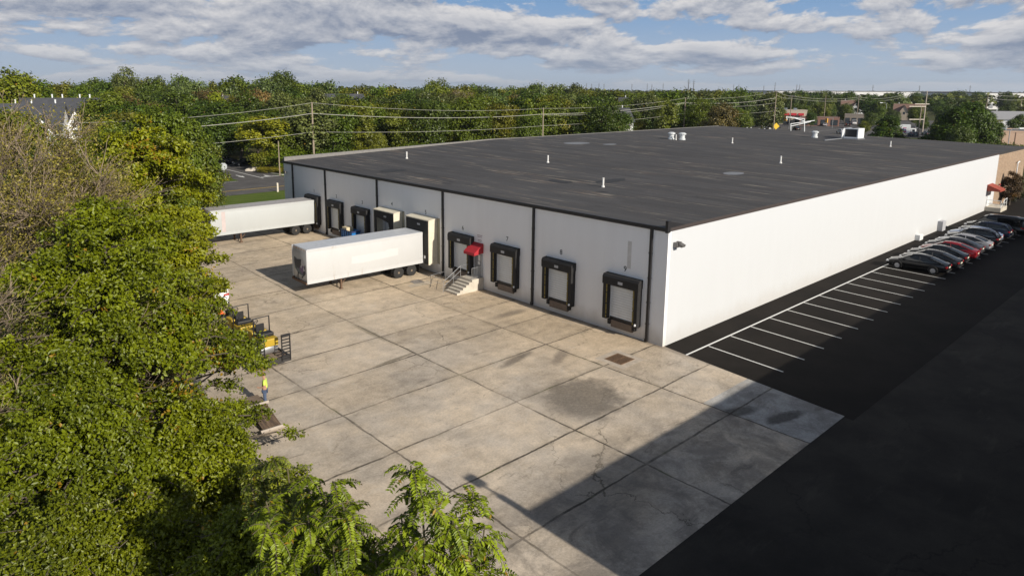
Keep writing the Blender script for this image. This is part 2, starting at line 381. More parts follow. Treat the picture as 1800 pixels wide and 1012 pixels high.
def mat_roof():
    t = NT('roof_membrane'); p = t.pos(); x, y, z = t.xyz(p)
    w = t.m('ADD', x, t.m('MULTIPLY', t.noise(t.scale(p, (0.4, 0.05, 1)), 1.0, 3), 0.5))
    band = t.new('TexWhiteNoise'); band.noise_dimensions = '2D'
    ly = t.m('FLOOR', t.m('ADD', t.m('DIVIDE', y, 10.4), t.m('MULTIPLY', t.m('FLOOR', w), 0.37)))
    t.L.new(t.vec(t.m('FLOOR', w), ly, 0.0), band.inputs['Vector'])
    n = t.noise(t.scale(p, (1.2, 0.14, 1)), 1.0, 7, 0.7); b2 = t.noise(p, 0.07, 5, 0.6); g = t.noise(p, 7.0, 4, 0.8)
    f = t.m('ADD', t.m('ADD', t.m('MULTIPLY', t.m('SUBTRACT', n, 0.5), 0.55), t.m('MULTIPLY', t.m('SUBTRACT', b2, 0.5), 0.35)),
            t.m('ADD', t.m('MULTIPLY', t.m('SUBTRACT', g, 0.5), 0.9), t.m('ADD', t.m('MULTIPLY', t.m('SUBTRACT', band.outputs[0], 0.5), 0.24), 1.0)))
    col = t.mix(1.0, (0.074, 0.0715, 0.072), t.vec(f, f, f), 'MULTIPLY')
    seam = t.m('MULTIPLY', t.step(t.m('ABSOLUTE', t.m('SUBTRACT', t.m('FRACT', w), 0.5)), 0.455, 0.5), 0.45)
    col = t.mix(seam, col, (0.03, 0.03, 0.032))
    # pale scuffs drawn out along the rolls
    s = t.noise(t.scale(t.vadd(p, (4., 0., 0.)), (4.2, 0.16, 1)), 0.8, 4, 0.6, 0.15)
    s3 = t.step(t.noise(t.scale(p, (0.6, 0.12, 1)), 0.5, 4, 0.6), 0.40, 0.56)
    col = t.mix(t.m('MULTIPLY', t.m('MULTIPLY', t.step(s, 0.565, 0.63), 0.72), s3), col, t.mix(t.step(t.noise(p, 0.5, 3), .4, .6), (0.33, 0.29, 0.23), (0.21, 0.155, 0.115)))
    s2 = t.noise(t.scale(t.vadd(p, (70., 9., 0.)), (1.0, 0.22, 1)), 0.5, 5, 0.65, 0.3)
    col = t.mix(t.m('MULTIPLY', t.step(s2, 0.66, 0.72), 0.7), col, (0.022, 0.022, 0.024))
    t.bump(g, 0.2, 0.01)
    return t.end(col, 0.85, 0, 0.2)
def mat_brick():
    t = NT('tan_brick'); p = t.pos(); x, y, z = t.xyz(p)
    b = t.new('TexBrick'); t.L.new(t.vec(t.m('ADD', x, y), z, 0.0), b.inputs['Vector'])
    b.inputs['Color1'].default_value = (0.36, 0.245, 0.155, 1); b.inputs['Color2'].default_value = (0.27, 0.18, 0.115, 1); b.inputs['Mortar'].default_value = (0.36, 0.31, 0.25, 1)
    b.inputs['Scale'].default_value = 1.0; b.inputs['Brick Width'].default_value = 0.4; b.inputs['Row Height'].default_value = 0.2; b.inputs['Mortar Size'].default_value = 0.012
    n = t.noise(p, 1.2, 6, 0.7); f = t.m('ADD', t.m('MULTIPLY', t.m('SUBTRACT', n, 0.5), 0.5), 1.0)
    return t.end(t.mix(1.0, b.outputs[0], t.vec(f, f, f), 'MULTIPLY'), 0.85)
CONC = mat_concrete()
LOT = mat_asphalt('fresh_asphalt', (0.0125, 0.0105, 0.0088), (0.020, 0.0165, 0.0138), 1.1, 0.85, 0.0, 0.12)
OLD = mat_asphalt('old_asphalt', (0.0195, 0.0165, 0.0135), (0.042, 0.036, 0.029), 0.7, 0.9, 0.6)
ROAD = mat_asphalt('road_asphalt', (0.085, 0.080, 0.078), (0.115, 0.108, 0.104), 0.6, 0.9, 0.5)
LAWN = mat_grass('mown_lawn', (0.085, 0.125, 0.022), (0.115, 0.15, 0.03), (0.06, 0.095, 0.016), 0.12)
EARTH = mat_grass('rough_ground', (0.05, 0.065, 0.018), (0.085, 0.075, 0.035), (0.04, 0.055, 0.015))
WHITE_WALL = mat_wall('white_painted_wall', (0.565, 0.575, 0.585), (0.44, 0.41, 0.37), 0.03, 0.06, 0.40)
DOCK_WALL = mat_wall('white_stucco_wall', (0.86, 0.855, 0.845), (0.46, 0.41, 0.34), 0.06, 0.42, 0.6)
ROOF = mat_roof(); BRICK = mat_brick()
BLACK = plain('black_metal', (0.018, 0.017, 0.018), 0.5, 0, 0.3)
RUBBER = plain('black_rubber', (0.016, 0.015, 0.015), 0.75, 0, 0.5, 2.0, 0.2)
PAINT_LINE = plain('white_line_paint', (0.74, 0.73, 0.70), 0.7, 0, 0.10, 2.0)
YELLOW_LINE = plain('yellow_line_paint', (0.55, 0.36, 0.04), 0.7)
KERB = plain('kerb_concrete', (0.46, 0.43, 0.38), 0.85, 0, 0.25)
YELLOW = plain('yellow_paint', (0.46, 0.31, 0.025), 0.5, 0, 0.25)
def mat_door():
    t = NT('door_white'); p = t.pos(); x, y, z = t.xyz(p)
    k = t.m('ABSOLUTE', t.m('SUBTRACT', t.m('FRACT', t.m('DIVIDE', z, 0.17)), 0.5))
    n = t.noise(t.scale(p, (1, 1, .4)), 2.2, 5, .65); f = t.m('ADD', t.m('MULTIPLY', t.m('SUBTRACT', n, .5), .3), 1.0)
    c = t.mix(1.0, (0.74, 0.76, 0.76), t.vec(f, f, f), 'MULTIPLY')
    t.bump(t.step(k, .30, .5), 0.6, 0.03)
    return t.end(t.mix(t.m('MULTIPLY', t.step(k, .38, .5), .55), c, (.28, .29, .30)), .45)
DOORWHITE = mat_door()
GREYDOOR = plain('grey_door', (0.24, 0.25, 0.26), 0.5, 0, 0.12)
RUST = plain('rusty_steel', (0.13, 0.075, 0.045), 0.75, 0, 0.5, 4.0, 0.3)
STEEL = plain('galvanised_steel', (0.45, 0.46, 0.47), 0.4, 0.7, 0.2)
DARKSTEEL = plain('dark_steel', (0.05, 0.047, 0.045), 0.6, 0.3, 0.4)
BEIGE = plain('beige_fabric', (0.66, 0.60, 0.47), 0.8, 0, 0.2)
RED_AWN = plain('red_canvas', (0.40, 0.018, 0.028), 0.7, 0, 0.2)
RED_BROWN = plain('faded_red_canvas', (0.30, 0.055, 0.03), 0.75, 0, 0.25)
WHITE_METAL = plain('white_metal', (0.76, 0.77, 0.77), 0.4, 0, 0.08)
PAPER = plain('paper', (0.75, 0.75, 0.73), 0.8, 0, 0.05)
GLASS = plain('dark_glass', (0.012, 0.015, 0.018), 0.06, 0, 0.05, 1.0, 0, 0.7)
STAIR = plain('cast_concrete', (0.52, 0.47, 0.39), 0.85, 0, 0.35, 1.6, 0.3)
WOOD = plain('weathered_wood', (0.21, 0.155, 0.11), 0.85, 0, 0.6, 3.0, 0.3)

# ---------------------------------------------------------------- the ground
def sheet(name, xs, ys, dz, mat, kind='structure', parent=None, wob=None):
    m = MB(); n = len(xs)
    for j, y in enumerate(ys):
        for i, x in enumerate(xs): m.v.append((x, y, zg(y)+dz))
    for j in range(len(ys)-1):
        for i in range(n-1):
            m.f.append((j*n+i, j*n+i+1, (j+1)*n+i+1, (j+1)*n+i)); m.m.append(0)
    o = m.build(name, mat, parent, smooth=30)
    if parent is None: o['kind'] = kind
    return o
YS = [18+2*i for i in range(13)]
sheet('ground', [-9000, -400, -100, -40, 0, 100, 400, 9000], [-9000, -200, -60, -20, 0]+YS+[60, 120, 400, 1500, 9000], -0.03, EARTH)
m = MB(); m.v = []; cols = [-24.6, -24.0, -18, -12, -6, 0.15]
ys = [-11.3, -6, 0, 6, 12]+YS+[46, 49.5]
for y in ys:
    for x in cols:
        xx = x - (max(0, -y)/11.4*1.35 if x > 0 else 0)
        m.v.append((xx, y, zg(y)+0.004))
nc = len(cols)
for j in range(len(ys)-1):
    for i in range(nc-1): m.f.append((j*nc+i, j*nc+i+1, (j+1)*nc+i+1, (j+1)*nc+i)); m.m.append(0)
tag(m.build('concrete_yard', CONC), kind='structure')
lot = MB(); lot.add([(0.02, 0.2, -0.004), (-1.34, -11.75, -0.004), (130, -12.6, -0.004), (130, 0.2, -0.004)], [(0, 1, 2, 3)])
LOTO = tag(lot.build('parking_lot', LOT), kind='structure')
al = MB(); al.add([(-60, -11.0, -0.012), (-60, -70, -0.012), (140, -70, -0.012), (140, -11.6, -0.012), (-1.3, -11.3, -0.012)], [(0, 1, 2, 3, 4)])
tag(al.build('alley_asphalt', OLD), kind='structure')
dr = MB(); dr.add([(-60, -11, -0.010), (-29.5, -11, -0.010), (-29.5, 40, -0.010), (-60, 40, -0.010)], [(0, 1, 2, 3)])
# painted bays
pl = MB()
def stripe(m, a, b, w, z):
    a = np.array(a, float); b = np.array(b, float); t = (b-a)/np.linalg.norm(b-a); n = np.array((-t[1], t[0]))*w/2
    zz = lambda q: z if not callable(z) else z(q)
    m.add([(*(a+n), zz(a)), (*(a-n), zz(a)), (*(b-n), zz(b)), (*(b+n), zz(b))], [(0, 1, 2, 3)])
stripe(pl, (-0.42, -1.72), (70, -1.98), 0.13, 0.001)
for k in range(26):
    x = -0.42+2.735*k if k else -0.36
    xe = x-0.42
    stripe(pl, (x, -1.85), (xe, -6.78 - 0.005*x), 0.105, 0.0014+0.0004*(k % 2))
tag(pl.build('bay_markings', PAINT_LINE, LOTO))
# road behind, side road, lawn, kerbs
Z0 = 0.42
rd = MB(); rd.add([(-400, 74.6, Z0+.004), (700, 76.6, Z0+.004), (700, 91.5, Z0+.004), (-400, 90.5, Z0+.004)], [(0, 1, 2, 3)])
ROADO = tag(rd.build('road', ROAD), kind='structure')
sr = MB(); sr.add([(10.6, 90.0, Z0+.008), (18.9, 90.0, Z0+.008), (19.4, 110, Z0+.008), (24, 135, Z0+.008), (10, 135, Z0+.008), (11.0, 110, Z0+.008)], [(0, 1, 2, 3, 4, 5)])
sr.add([(-60, 104.5, Z0+.006), (10.8, 104.5, Z0+.006), (10.8, 134, Z0+.006), (-60, 134, Z0+.006)], [(0, 1, 2, 3)])
sr.add([(19.3, 103.5, Z0+.006), (110, 105, Z0+.006), (110, 122, Z0+.006), (19.3, 122, Z0+.006)], [(0, 1, 2, 3)])
tag(sr.build('side_road', ROAD), kind='structure')
lw = MB(); lw.add([(-120, 49.6, Z0-.012), (130, 52.4, Z0-.012), (130, 76, Z0-.012), (-120, 75, Z0-.012)], [(0, 1, 2, 3)])
lw.add([(-60, 90.3, Z0-.005), (11, 90.3, Z0-.005), (11, 104.6, Z0-.005), (-60, 104.6, Z0-.005)], [(0, 1, 2, 3)])
lw.add([(19, 91, Z0-.006), (120, 91.2, Z0-.006), (120, 105, Z0-.006), (19, 105, Z0-.006)], [(0, 1, 2, 3)])
tag(lw.build('lawn', LAWN), kind='structure')
mk = MB()
stripe(mk, (-300, 79.1), (300, 80.2), 0.16, Z0+.0085); stripe(mk, (-300, 79.45), (300, 80.55), 0.16, Z0+.009)
tag(mk.build('yellow_centre_line', YELLOW_LINE, ROADO))
mk = MB()
stripe(mk, (15.0, 91), (15.4, 110), 0.2, Z0+.012); stripe(mk, (15.3, 92.6), (18.8, 92.8), 0.45, Z0+.0124)
mk.add([(13.0, 94, Z0+.0126), (13.5, 96.2, Z0+.0126), (12.6, 96.2, Z0+.0126)], [(0, 1, 2)]); stripe(mk, (13.05, 96.1), (13.15, 98.4), 0.25, Z0+.0128)
mk.add([(17.0, 95.5, Z0+.0126), (17.5, 93.4, Z0+.0126), (16.5, 93.4, Z0+.0126)], [(0, 1, 2)])
stripe(mk, (-300, 89.4), (10, 89.8), 0.12, Z0+.0085); stripe(mk, (19, 90.2), (300, 90.6), 0.12, Z0+.0085)
tag(mk.build('white_road_marking', PAINT_LINE, ROADO))
kb = MB()
def kerb_path(m, pts, w=0.16, h=0.13):
    for a, b in zip(pts[:-1], pts[1:]):
        a = np.array(a, float); b = np.array(b, float); t = (b-a)/np.linalg.norm(b-a); n = np.array((-t[1], t[0]))*w/2; a = a-t*0.01; b = b+t*0.01
        v = [(*(a+n), Z0-.02), (*(a-n), Z0-.02), (*(b-n), Z0-.02), (*(b+n), Z0-.02)]; v += [(x, y, Z0+h) for x, y, _ in v]
        m.add(v, [(0,3,2,1),(4,5,6,7),(0,1,5,4),(1,2,6,5),(2,3,7,6),(3,0,4,7)])
kerb_path(kb, [(-200, 90.45), (2, 90.5), (5.5, 90.9)])
kerb_path(kb, [(10.3, 97.5), (10.3, 104.4)])
kerb_path(kb, [(19.6, 104), (19.2, 97), (19.6, 93.4), (21.5, 91.6), (120, 92.0)])
tag(kb.build('kerb', KERB), kind='structure')
ky = MB(); kerb_path(ky, [(5.6, 90.9), (8.0, 91.7), (9.6, 93.1), (10.25, 95.0), (10.3, 97.3)], 0.22, 0.15)
tag(ky.build('yellow_kerb', YELLOW), kind='structure')

# ---------------------------------------------------------------- the warehouse
LY, LX, HB = 51.6, 96.5, 7.45
W = thing('warehouse', 'long white single-storey warehouse with a flat dark roof and numbered loading docks', 'warehouse')
def roof_z(x, y): return 7.58 + 1.0*min(1, max(0, x)/33)*max(0, min(1, y/LY)) + 0.35*max(0, min(1, y/LY))*max(0, 1-abs(y-LY)/6)*max(0, 1-x/30)*0
MB().box(0, 0.3, 0, LY, -0.6, 7.42).build('dock_wall', DOCK_WALL, W)
MB().box(0.3, 79.9, 0, 0.3, -0.6, 7.42).build('side_wall', WHITE_WALL, W)
MB().box(79.9, LX, 0.004, 0.3, -0.6, 7.42).build('brick_wall', BRICK, W)
MB().box(LX-0.3, LX, 0.3, LY, -0.6, 7.42).build('end_wall', BRICK, W)
MB().box(0.3, LX-0.3, LY-0.3, LY, -0.6, 7.42).build('rear_wall', WHITE_WALL, W)
m = MB(); gx = [0.02]+[3*i for i in range(1, 33)]+[LX]; gy = [0.0]+[LY*i/18 for i in range(1, 19)]
for lay in (0, 1):
    for y in gy:
        for x in gx: m.v.append((x, y, roof_z(x, y)-(0.0 if lay == 0 else 0.17 if True else 0)))
n = len(gx); K = n*len(gy)
for j in range(len(gy)-1):
    for i in range(n-1):
        m.f.append((j*n+i, j*n+i+1, (j+1)*n+i+1, (j+1)*n+i)); m.f.append(tuple(K+q for q in (j*n+i, (j+1)*n+i, (j+1)*n+i+1, j*n+i+1)))
for i in range(n-1):
    m.f.append((i, K+i, K+i+1, i+1)); a = (len(gy)-1)*n; m.f.append((a+i, a+i+1, K+a+i+1, K+a+i))
for j in range(len(gy)-1):
    a, b = j*n, (j+1)*n; m.f.append((a, b, K+b, K+a)); m.f.append((a+n-1, K+a+n-1, K+b+n-1, b+n-1))
m.m = [0]*len(m.f)
ROOFO = m.build('roof', ROOF, W)
COPING = plain('dark_brown_coping', (0.055, 0.042, 0.038), 0.6, 0, 0.2)
MB().box(0.1, 79.95, -0.045, -0.003, 7.36, 7.60).build('coping', COPING, W)
MB().box(79.95, LX, -0.04, 0.001, 7.30, 7.62).build('coping', DARKSTEEL, W)
PARAPET = plain('grey_parapet_cap', (0.20, 0.19, 0.18), 0.8, 0, 0.3)
pp = MB()
for i in range(30):
    x0, x1 = LX*i/30, LX*(i+1)/30
    h0, h1 = [0.44*max(0.12, 1-q/45) for q in (x0, x1)]
    pp.add([(x0, LY-.25, roof_z(x0, LY)-.1), (x0, LY+.03, roof_z(x0, LY)-.4), (x0, LY+.03, roof_z(x0, LY)+h0), (x0, LY-.25, roof_z(x0, LY)+h0),
            (x1, LY-.25, roof_z(x1, LY)-.1), (x1, LY+.03, roof_z(x1, LY)-.4), (x1, LY+.03, roof_z(x1, LY)+h1), (x1, LY-.25, roof_z(x1, LY)+h1)],
           [(0,1,2,3),(7,6,5,4),(0,3,7,4),(3,2,6,7),(2,1,5,6),(1,0,4,5)])
pp.build('parapet', PARAPET, W)
# eaves gutter, its end stop and the downpipes
g = MB(); g.prism([(-0.18, 7.60), (-0.18, 7.40), (-0.12, 7.34), (0.0-0.003, 7.34), (-0.003, 7.60)], 1, 0.02, LY)
for k in range(64): g.box(-0.186, -0.181, 0.4+k*0.8, 0.44+k*0.8, 7.42, 7.58)
gut = g.build('gutter', BLACK, W)
MB().bbox(-0.24, 0.06, -0.10, 0.10, 7.30, 8.06, 0.015).build('gutter_end_stop', BLACK, W)
MB().prism([(0.05, 7.6), (0.05, 8.0), (1.6, 7.62)], 1, -0.09, -0.05).build('end_flashing', BLACK, W)
for y in (1.15, 11.3, 21.95, 32.0, 41.9, 49.3):
    d = MB().bbox(-0.15, -0.005, y-0.09, y+0.09, zg(y)+0.05, 7.40, 0.015)
    d.box(-0.19, -0.15, y-0.10, y+0.10, zg(y)+0.05, zg(y)+0.25)
    for zz in (1.2, 2.6, 4.2, 5.8): d.box(-0.158, -0.004, y-0.115, y+0.115, zz, zz+0.06)
    d.build('downpipe', BLACK, W)
# stained strip of wall between two panels
STAINW = plain('stained_paint', (0.62, 0.60, 0.57), 0.85, 0, 0.2)
MB().box(-0.006, -0.002, 2.65, 2.95, 4.5, 6.3).build('paint_patch', STAINW, W)

# dock doors
FONT = bpy.data.fonts.get('Bfont')
NUMINK = plain('black_sign_paint', (0.02, 0.02, 0.022), 0.7)
def writing(txt, loc, rot, size, mat, parent, name):
    cu_ = bpy.data.curves.new(name, 'FONT'); cu_.body = txt; cu_.size = size; cu_.align_x = 'CENTER'; cu_.extrude = 0.002; cu_.offset = 0.004
    t_ = bpy.data.objects.new(name, cu_); C.objects.link(t_); dg = bpy.context.evaluated_depsgraph_get(); me = bpy.data.meshes.new_from_object(t_.evaluated_get(dg)); bpy.data.objects.remove(t_)
    o = bpy.data.objects.new(name, me); C.objects.link(o); o.location = loc; o.rotation_euler = rot; me.materials.clear(); me.materials.append(mat); o.parent = parent
    return o
CURTAIN = plain('black_curtain', (0.022, 0.02, 0.019), 0.8, 0, 0.6, 1.5, 0.4)
INNER = plain('dock_interior', (0.03, 0.028, 0.026), 0.9)
def dock(y, num, kind):
    z = 0.45*max(0, (y-6)/38)
    D = MB()
    D.box(-0.06, -0.004, y-1.0, y+1.0, 0.98+z, 3.2+z)
    for k in range(1, 5): D.box(-0.066, -0.06, y-1.0, y+1.0, 0.98+z+k*0.44-0.012, 0.98+z+k*0.44+0.012)
    door = D.build('dock_door', DOORWHITE, W)
    for s_ in (-1, 1): MB().box(-0.12, -0.004, min(y+s_*1.003, y+s_*1.10), max(y+s_*1.003, y+s_*1.10), 0.98+z, 3.2+z).build('jamb', plain('pale_jamb', (0.55, 0.57, 0.60), 0.6), door)
    MB().box(-0.10, -0.062, y-0.98, y+0.98, 0.86+z, 1.02+z).build('leveler_lip', BLACK, door)
    if kind == 'seal':
        for s_ in (-1, 1):
            a, b = sorted((y+s_*1.02, y+s_*1.40))
            p_ = MB().bbox(-0.46, -0.004, a, b, 0.88+z+(0.0 if s_ > 0 else -0.05), 3.5+z, 0.05)
            sp = p_.build('seal_side_pad', RUBBER, door)
            st = MB(); yy = y+s_*1.02
            for k in range(9):
                zz = 1.0+z+k*0.25
                st.box(-0.472, -0.462, min(yy, yy+s_*0.09), max(yy, yy+s_*0.09), zz, zz+0.17+0.05*((k*7) % 3))
            st.build('yellow_guide_stripe', plain('faded_yellow', (0.20, 0.155, 0.03), 0.7, 0, 0.5), sp)
        hd = MB(); hd.prism([(-0.004, 3.42+z), (-0.46, 3.26+z), (-0.50, 3.32+z), (-0.50, 3.78+z), (-0.40, 3.93+z), (-0.004, 3.97+z)], 1, y-1.42, y+1.42)
        h = hd.build('seal_head_pad', RUBBER, door)
        MB().box(-0.512, -0.503, y-0.20, y+0.16, 3.44+z, 3.62+z).build('seal_label_plate', plain('grey_plate', (0.42, 0.42, 0.43), 0.5), h)
        MB().box(-0.16, -0.004, y-0.86, y+0.86, 0.34+z, 0.82+z).build('leveler_pit_plate', plain('brown_steel_plate', (0.17, 0.13, 0.10), 0.75, 0, 0.4, 3.0), door)
        for s_ in (-1, 1): MB().bbox(-0.24, -0.004, y+s_*0.98-0.12, y+s_*0.98+0.12, 0.50+z, 0.85+z, 0.03).build('dock_bumper', RUBBER, door)
        MB().lathe([(0.05, 0), (0.07, 0.05), (0.06, 0.12), (0.02, 0.15)], (-0.52, y-1.30, 0.98+z), 8).build('dock_lamp', WHITE_METAL, door)
    else:
        zt = 4.83 if num == '5' else 4.74
        F = MB()
        F.box(-0.98, -0.005, y-1.66, y-1.60, 0.95, zt).box(-0.98, -0.005, y+1.60, y+1.66, 0.95, zt)
        F.prism([(-0.005, zt+0.14), (-0.99, zt+0.02), (-0.99, zt-0.06), (-0.005, zt+0.02)], 1, y-1.70, y+1.70)
        fr = F.build('shelter_frame', BEIGE, door)
        MB().box(-0.03, -0.006, y-1.98, y-1.66, 0.95, zt+0.12).build('shelter_flange', plain('olive_flange', (0.33, 0.31, 0.24), 0.8), door)
        CU = MB()
        if num == '5':
            CU.box(-0.97, -0.93, y-1.58, y+1.58, 3.75, zt-0.08)
            CU.box(-0.97, -0.93, y-1.58, y-1.0, 1.0, 3.75).box(-0.97, -0.93, y+1.15, y+1.58, 1.0, 3.75)
        else:
            CU.prism([(y-1.58, zt-0.08), (y+1.58, zt-0.08), (y+1.58, 4.1), (y+0.4, 3.95), (y-0.75, 3.75), (y-0.95, 3.1), (y-1.25, 2.7), (y-1.58, 2.6)], 0, -0.97, -0.93)
            CU.box(-0.96, -0.92, y+1.2, y+1.58, 1.0, 4.1)
        CU.build('shelter_curtain', CURTAIN, door)
        MB().box(-0.985, -0.972, y-0.45, y-0.05, zt-0.55, zt-0.40).build('shelter_label_plate', plain('grey_plate', (0.42, 0.42, 0.43), 0.5), door)
        if num == '4':
            MB().box(-0.10, -0.066, y-0.9, y-0.4, 1.1+z, 2.6+z).box(-0.10, -0.066, y+0.2, y+0.6, 1.1+z, 2.6+z).build('door_panel', plain('tan_panel', (0.38, 0.31, 0.20), 0.8), door)
        MB().box(-0.972, -0.965, y-1.2, y-0.95, 1.45, 1.7).build('reflector', WHITE_METAL, door)
    zn = {'9': 4.26, '8': 4.36, '7': 4.40, '6': 4.46, '5': 5.08, '4': 5.15, '3': 4.65, '2': 4.68, '1': 4.71}[num]
    writing(num, (-0.006, y, zn), (R(90), 0, R(-90)), 0.50, NUMINK, door, 'door_number')
    return door
DY = {'9': 3.08, '8': 8.62, '7': 14.12, '6': 19.38, '5': 24.42, '4': 29.60, '3': 34.76, '2': 39.75, '1': 44.5}
DOORS = {}
for k, y in DY.items(): DOORS[k] = dock(y, k, 'shelter' if k in '45' else 'seal')
MB().box(-0.075, -0.068, 13.55, 13.85, 2.5, 3.05).build('paper_notice', PAPER, DOORS['7'])
# entry door, awning, signs
ed = MB().box(-0.05, -0.004, 16.98, 17.86, 0.98, 3.02).build('entry_door', GREYDOOR, W)
MB().box(-0.07, -0.003, 16.90, 16.98, 0.98, 3.1).box(-0.07, -0.003, 17.86, 17.94, 0.98, 3.1).box(-0.07, -0.003, 16.98, 17.86, 3.02, 3.1).build('door_frame', plain('pale_jamb', (0.55, 0.57, 0.60), 0.6), ed)
MB().box(-0.058, -0.052, 17.15, 17.40, 2.25, 2.72).box(-0.058, -0.052, 17.2, 17.45, 1.95, 2.18).build('posted_paper', PAPER, ed)
MB().cyl((-0.1, 17.72, 1.95), (-0.05, 17.72, 1.95), 0.035, 8).build('handle', STEEL, ed)
aw = MB(); aw.prism([(-0.012, 3.72), (-1.0, 3.08), (-1.0, 2.86), (-0.96, 2.86), (-0.96, 3.04), (-0.012, 3.66)], 1, 16.82, 18.12)
aw.prism([(-0.012, 3.66), (-0.96, 3.06), (-0.96, 2.88), (-0.012, 2.95)], 1, 16.825, 16.84); aw.prism([(-0.012, 3.66), (-0.96, 3.06), (-0.96, 2.88), (-0.012, 2.95)], 1, 18.10, 18.115)
tag(aw.build('awning', RED_AWN, W), 'red canvas door awning')
sg = MB()
for k, (w_, z_) in enumerate(((0.62, 4.30), (0.55, 4.17), (0.5, 3.92), (0.42, 3.80))):
    for q in range(5): sg.box(-0.008, -0.003, 17.3-w_/2+q*w_/5, 17.3-w_/2+q*w_/5+w_/7, z_, z_+0.055)
sg.build('painted_notice', plain('grey_sign_paint', (0.30, 0.22, 0.24), 0.8), W)
# far entry on the white wall, its awning, the wall lights, meter boxes
e2 = MB().box(76.4, 77.6, -0.05, -0.004, 0.55, 2.75).build('entry_door', WHITE_METAL, W)
a2 = MB(); a2.prism([(-0.012, 3.55), (-1.5, 2.95), (-1.5, 2.7), (-1.45, 2.7), (-1.45, 2.9), (-0.012, 3.48)], 0, 75.6, 78.3)
a2.prism([(-0.012, 3.48), (-1.45, 2.9), (-1.45, 2.72), (-0.012, 2.72)], 0, 75.61, 75.64)
tag(a2.build('awning', RED_BROWN, W), 'faded brown red door awning')
lt = MB(); lt.bbox(0.55, 1.05, -0.30, -0.003, 6.32, 6.62, 0.03); lt.prism([(-0.30, 6.62), (-0.62, 6.50), (-0.55, 6.36), (-0.30, 6.40)], 0, 0.62, 1.0); lt.box(0.6, 0.72, -0.5, -0.2, 6.65, 6.72)
lt.build('wall_light', plain('grey_cast_metal', (0.18, 0.17, 0.16), 0.5, 0.4), W)
MB().bbox(-0.35, -0.19, 50.6, 51.0, 6.2, 6.5, 0.02).cyl((-0.19, 50.8, 6.35), (0.0, 50.8, 6.35), 0.04, 6).build('wall_light', plain('grey_cast_metal', (0.18, 0.17, 0.16), 0.5, 0.4), W)
MB().bbox(47.5, 48.6, -0.5, -0.004, 0.0, 0.62, 0.04).build('pipe_stub', WHITE_METAL, W)
MB().bbox(55.2, 56.4, -0.55, -0.004, 0.0, 1.15, 0.04).build('meter_box', plain('grey_box', (0.42, 0.42, 0.44), 0.6), W)
MB().tube([(90.6, -0.25, 1.2), (90.6, -0.25, 5.4), (91.0, -0.25, 5.6), (92.2, -0.15, 5.6)], 0.09, 8).build('conduit', WHITE_METAL, W)
MB().lathe([(0.08, 0), (0.13, 0.08), (0.1, 0.2)], (81.8, -0.15, 2.95), 8).build('wall_bell', RED_AWN, W)
# roof pipes, turbine vents, the pale patches
def on_roof(px, py):
    z = 8.0
    for _ in range(6):
        P = gnd(px, py, z); z = roof_z(P[0], P[1])
    return P
for px, py in ((715, 279), (963, 286), (1060, 329), (1372, 287), (1565, 258), (1287, 252), (1188, 246)):
    P = on_roof(px, py); h = 0.75
    v = MB().lathe([(0.16, -.05), (0.14, 0.10), (0.085, 0.14), (0.085, h), (0.10, h+.01), (0.10, h+0.05), (0.06, h+.06)], tuple(P), 10)
    v.build('vent_pipe', plain('pale_pipe', (0.68, 0.67, 0.64), 0.5), W)
for px, py in ((1180, 245), (1199, 246), (1432, 242)):
    P = on_roof(px, py)
    v = MB().lathe([(0.5, -.05), (0.5, 0.2), (0.4, 0.25), (0.4, 0.8), (0.58, 0.82), (0.58, 0.98), (0.3, 1.12)], tuple(P), 14)
    v.build('roof_exhaust_fan', plain('pale_fan', (0.66, 0.68, 0.68), 0.4, 0.2), W)
PATCH = plain('pale_roof_patch', (0.19, 0.20, 0.215), 0.8, 0, 0.3)
DPATCH = plain('dark_roof_patch', (0.03, 0.03, 0.032), 0.8, 0, 0.3)
for px, py, sx, sy, mt in ((1012, 252, 2.5, 1.6, PATCH), (1072, 254, 1.3, 0.9, PATCH), (1290, 305, 1.4, 0.9, PATCH), (1075, 318, 2.2, 0.8, DPATCH), (690, 300, 1.6, 1.2, DPATCH), (985, 319, 0.8, 1.5, DPATCH)):
    P = on_roof(px, py); x, y = P[0], P[1]; q = MB()
    pts = [(x+sx*math.cos(a)*random.uniform(.8, 1.1), y+sy*math.sin(a)*random.uniform(.8, 1.1)) for a in [k*math.pi/5+.3 for k in range(10)]]
    q.add([(a, b, roof_z(a, b)+0.014) for a, b in pts], [tuple(range(10))]); q.build('roof_patch', mt, W)
# ---------------------------------------------------------------- semi-trailers
TYRE = plain('tyre_rubber', (0.020, 0.019, 0.018), 0.8, 0, 0.5, 4.0)
RIMD = plain('dusty_rim', (0.22, 0.17, 0.12), 0.7, 0.2, 0.4)
ALU = plain('dull_aluminium', (0.50, 0.50, 0.49), 0.45, 0.5, 0.2)
def mat_trailer(name, base, dirt, amt):
    t = NT(name); p = t.obj(); x, y, z = t.xyz(p)
    n = t.noise(t.scale(p, (1, 1, 0.3)), 0.9, 6, 0.7); f = t.m('ADD', t.m('MULTIPLY', t.m('SUBTRACT', n, 0.5), 0.14), 1.0)
    col = t.mix(1.0, base, t.vec(f, f, f), 'MULTIPLY')
    st = t.step(t.noise(t.scale(p, (1.0, 1.0, 0.16)), 1.6, 7, 0.75), 0.57, 0.72)
    edge = t.m('ADD', t.step(z, 1.75, 1.15), t.step(z, 3.45, 3.75), clamp=True)
    col = t.mix(t.m('MULTIPLY', t.m('MULTIPLY', st, t.m('ADD', t.m('MULTIPLY', edge, 0.8), 0.15)), amt), col, dirt)
    w = t.m('ABSOLUTE', t.m('SUBTRACT', t.m('FRACT', t.m('DIVIDE', x, 1.22)), 0.5))
    t.bump(t.step(w, 0.485, 0.5), 0.25, 0.01)
    return t.end(col, 0.45, 0, 0.4)
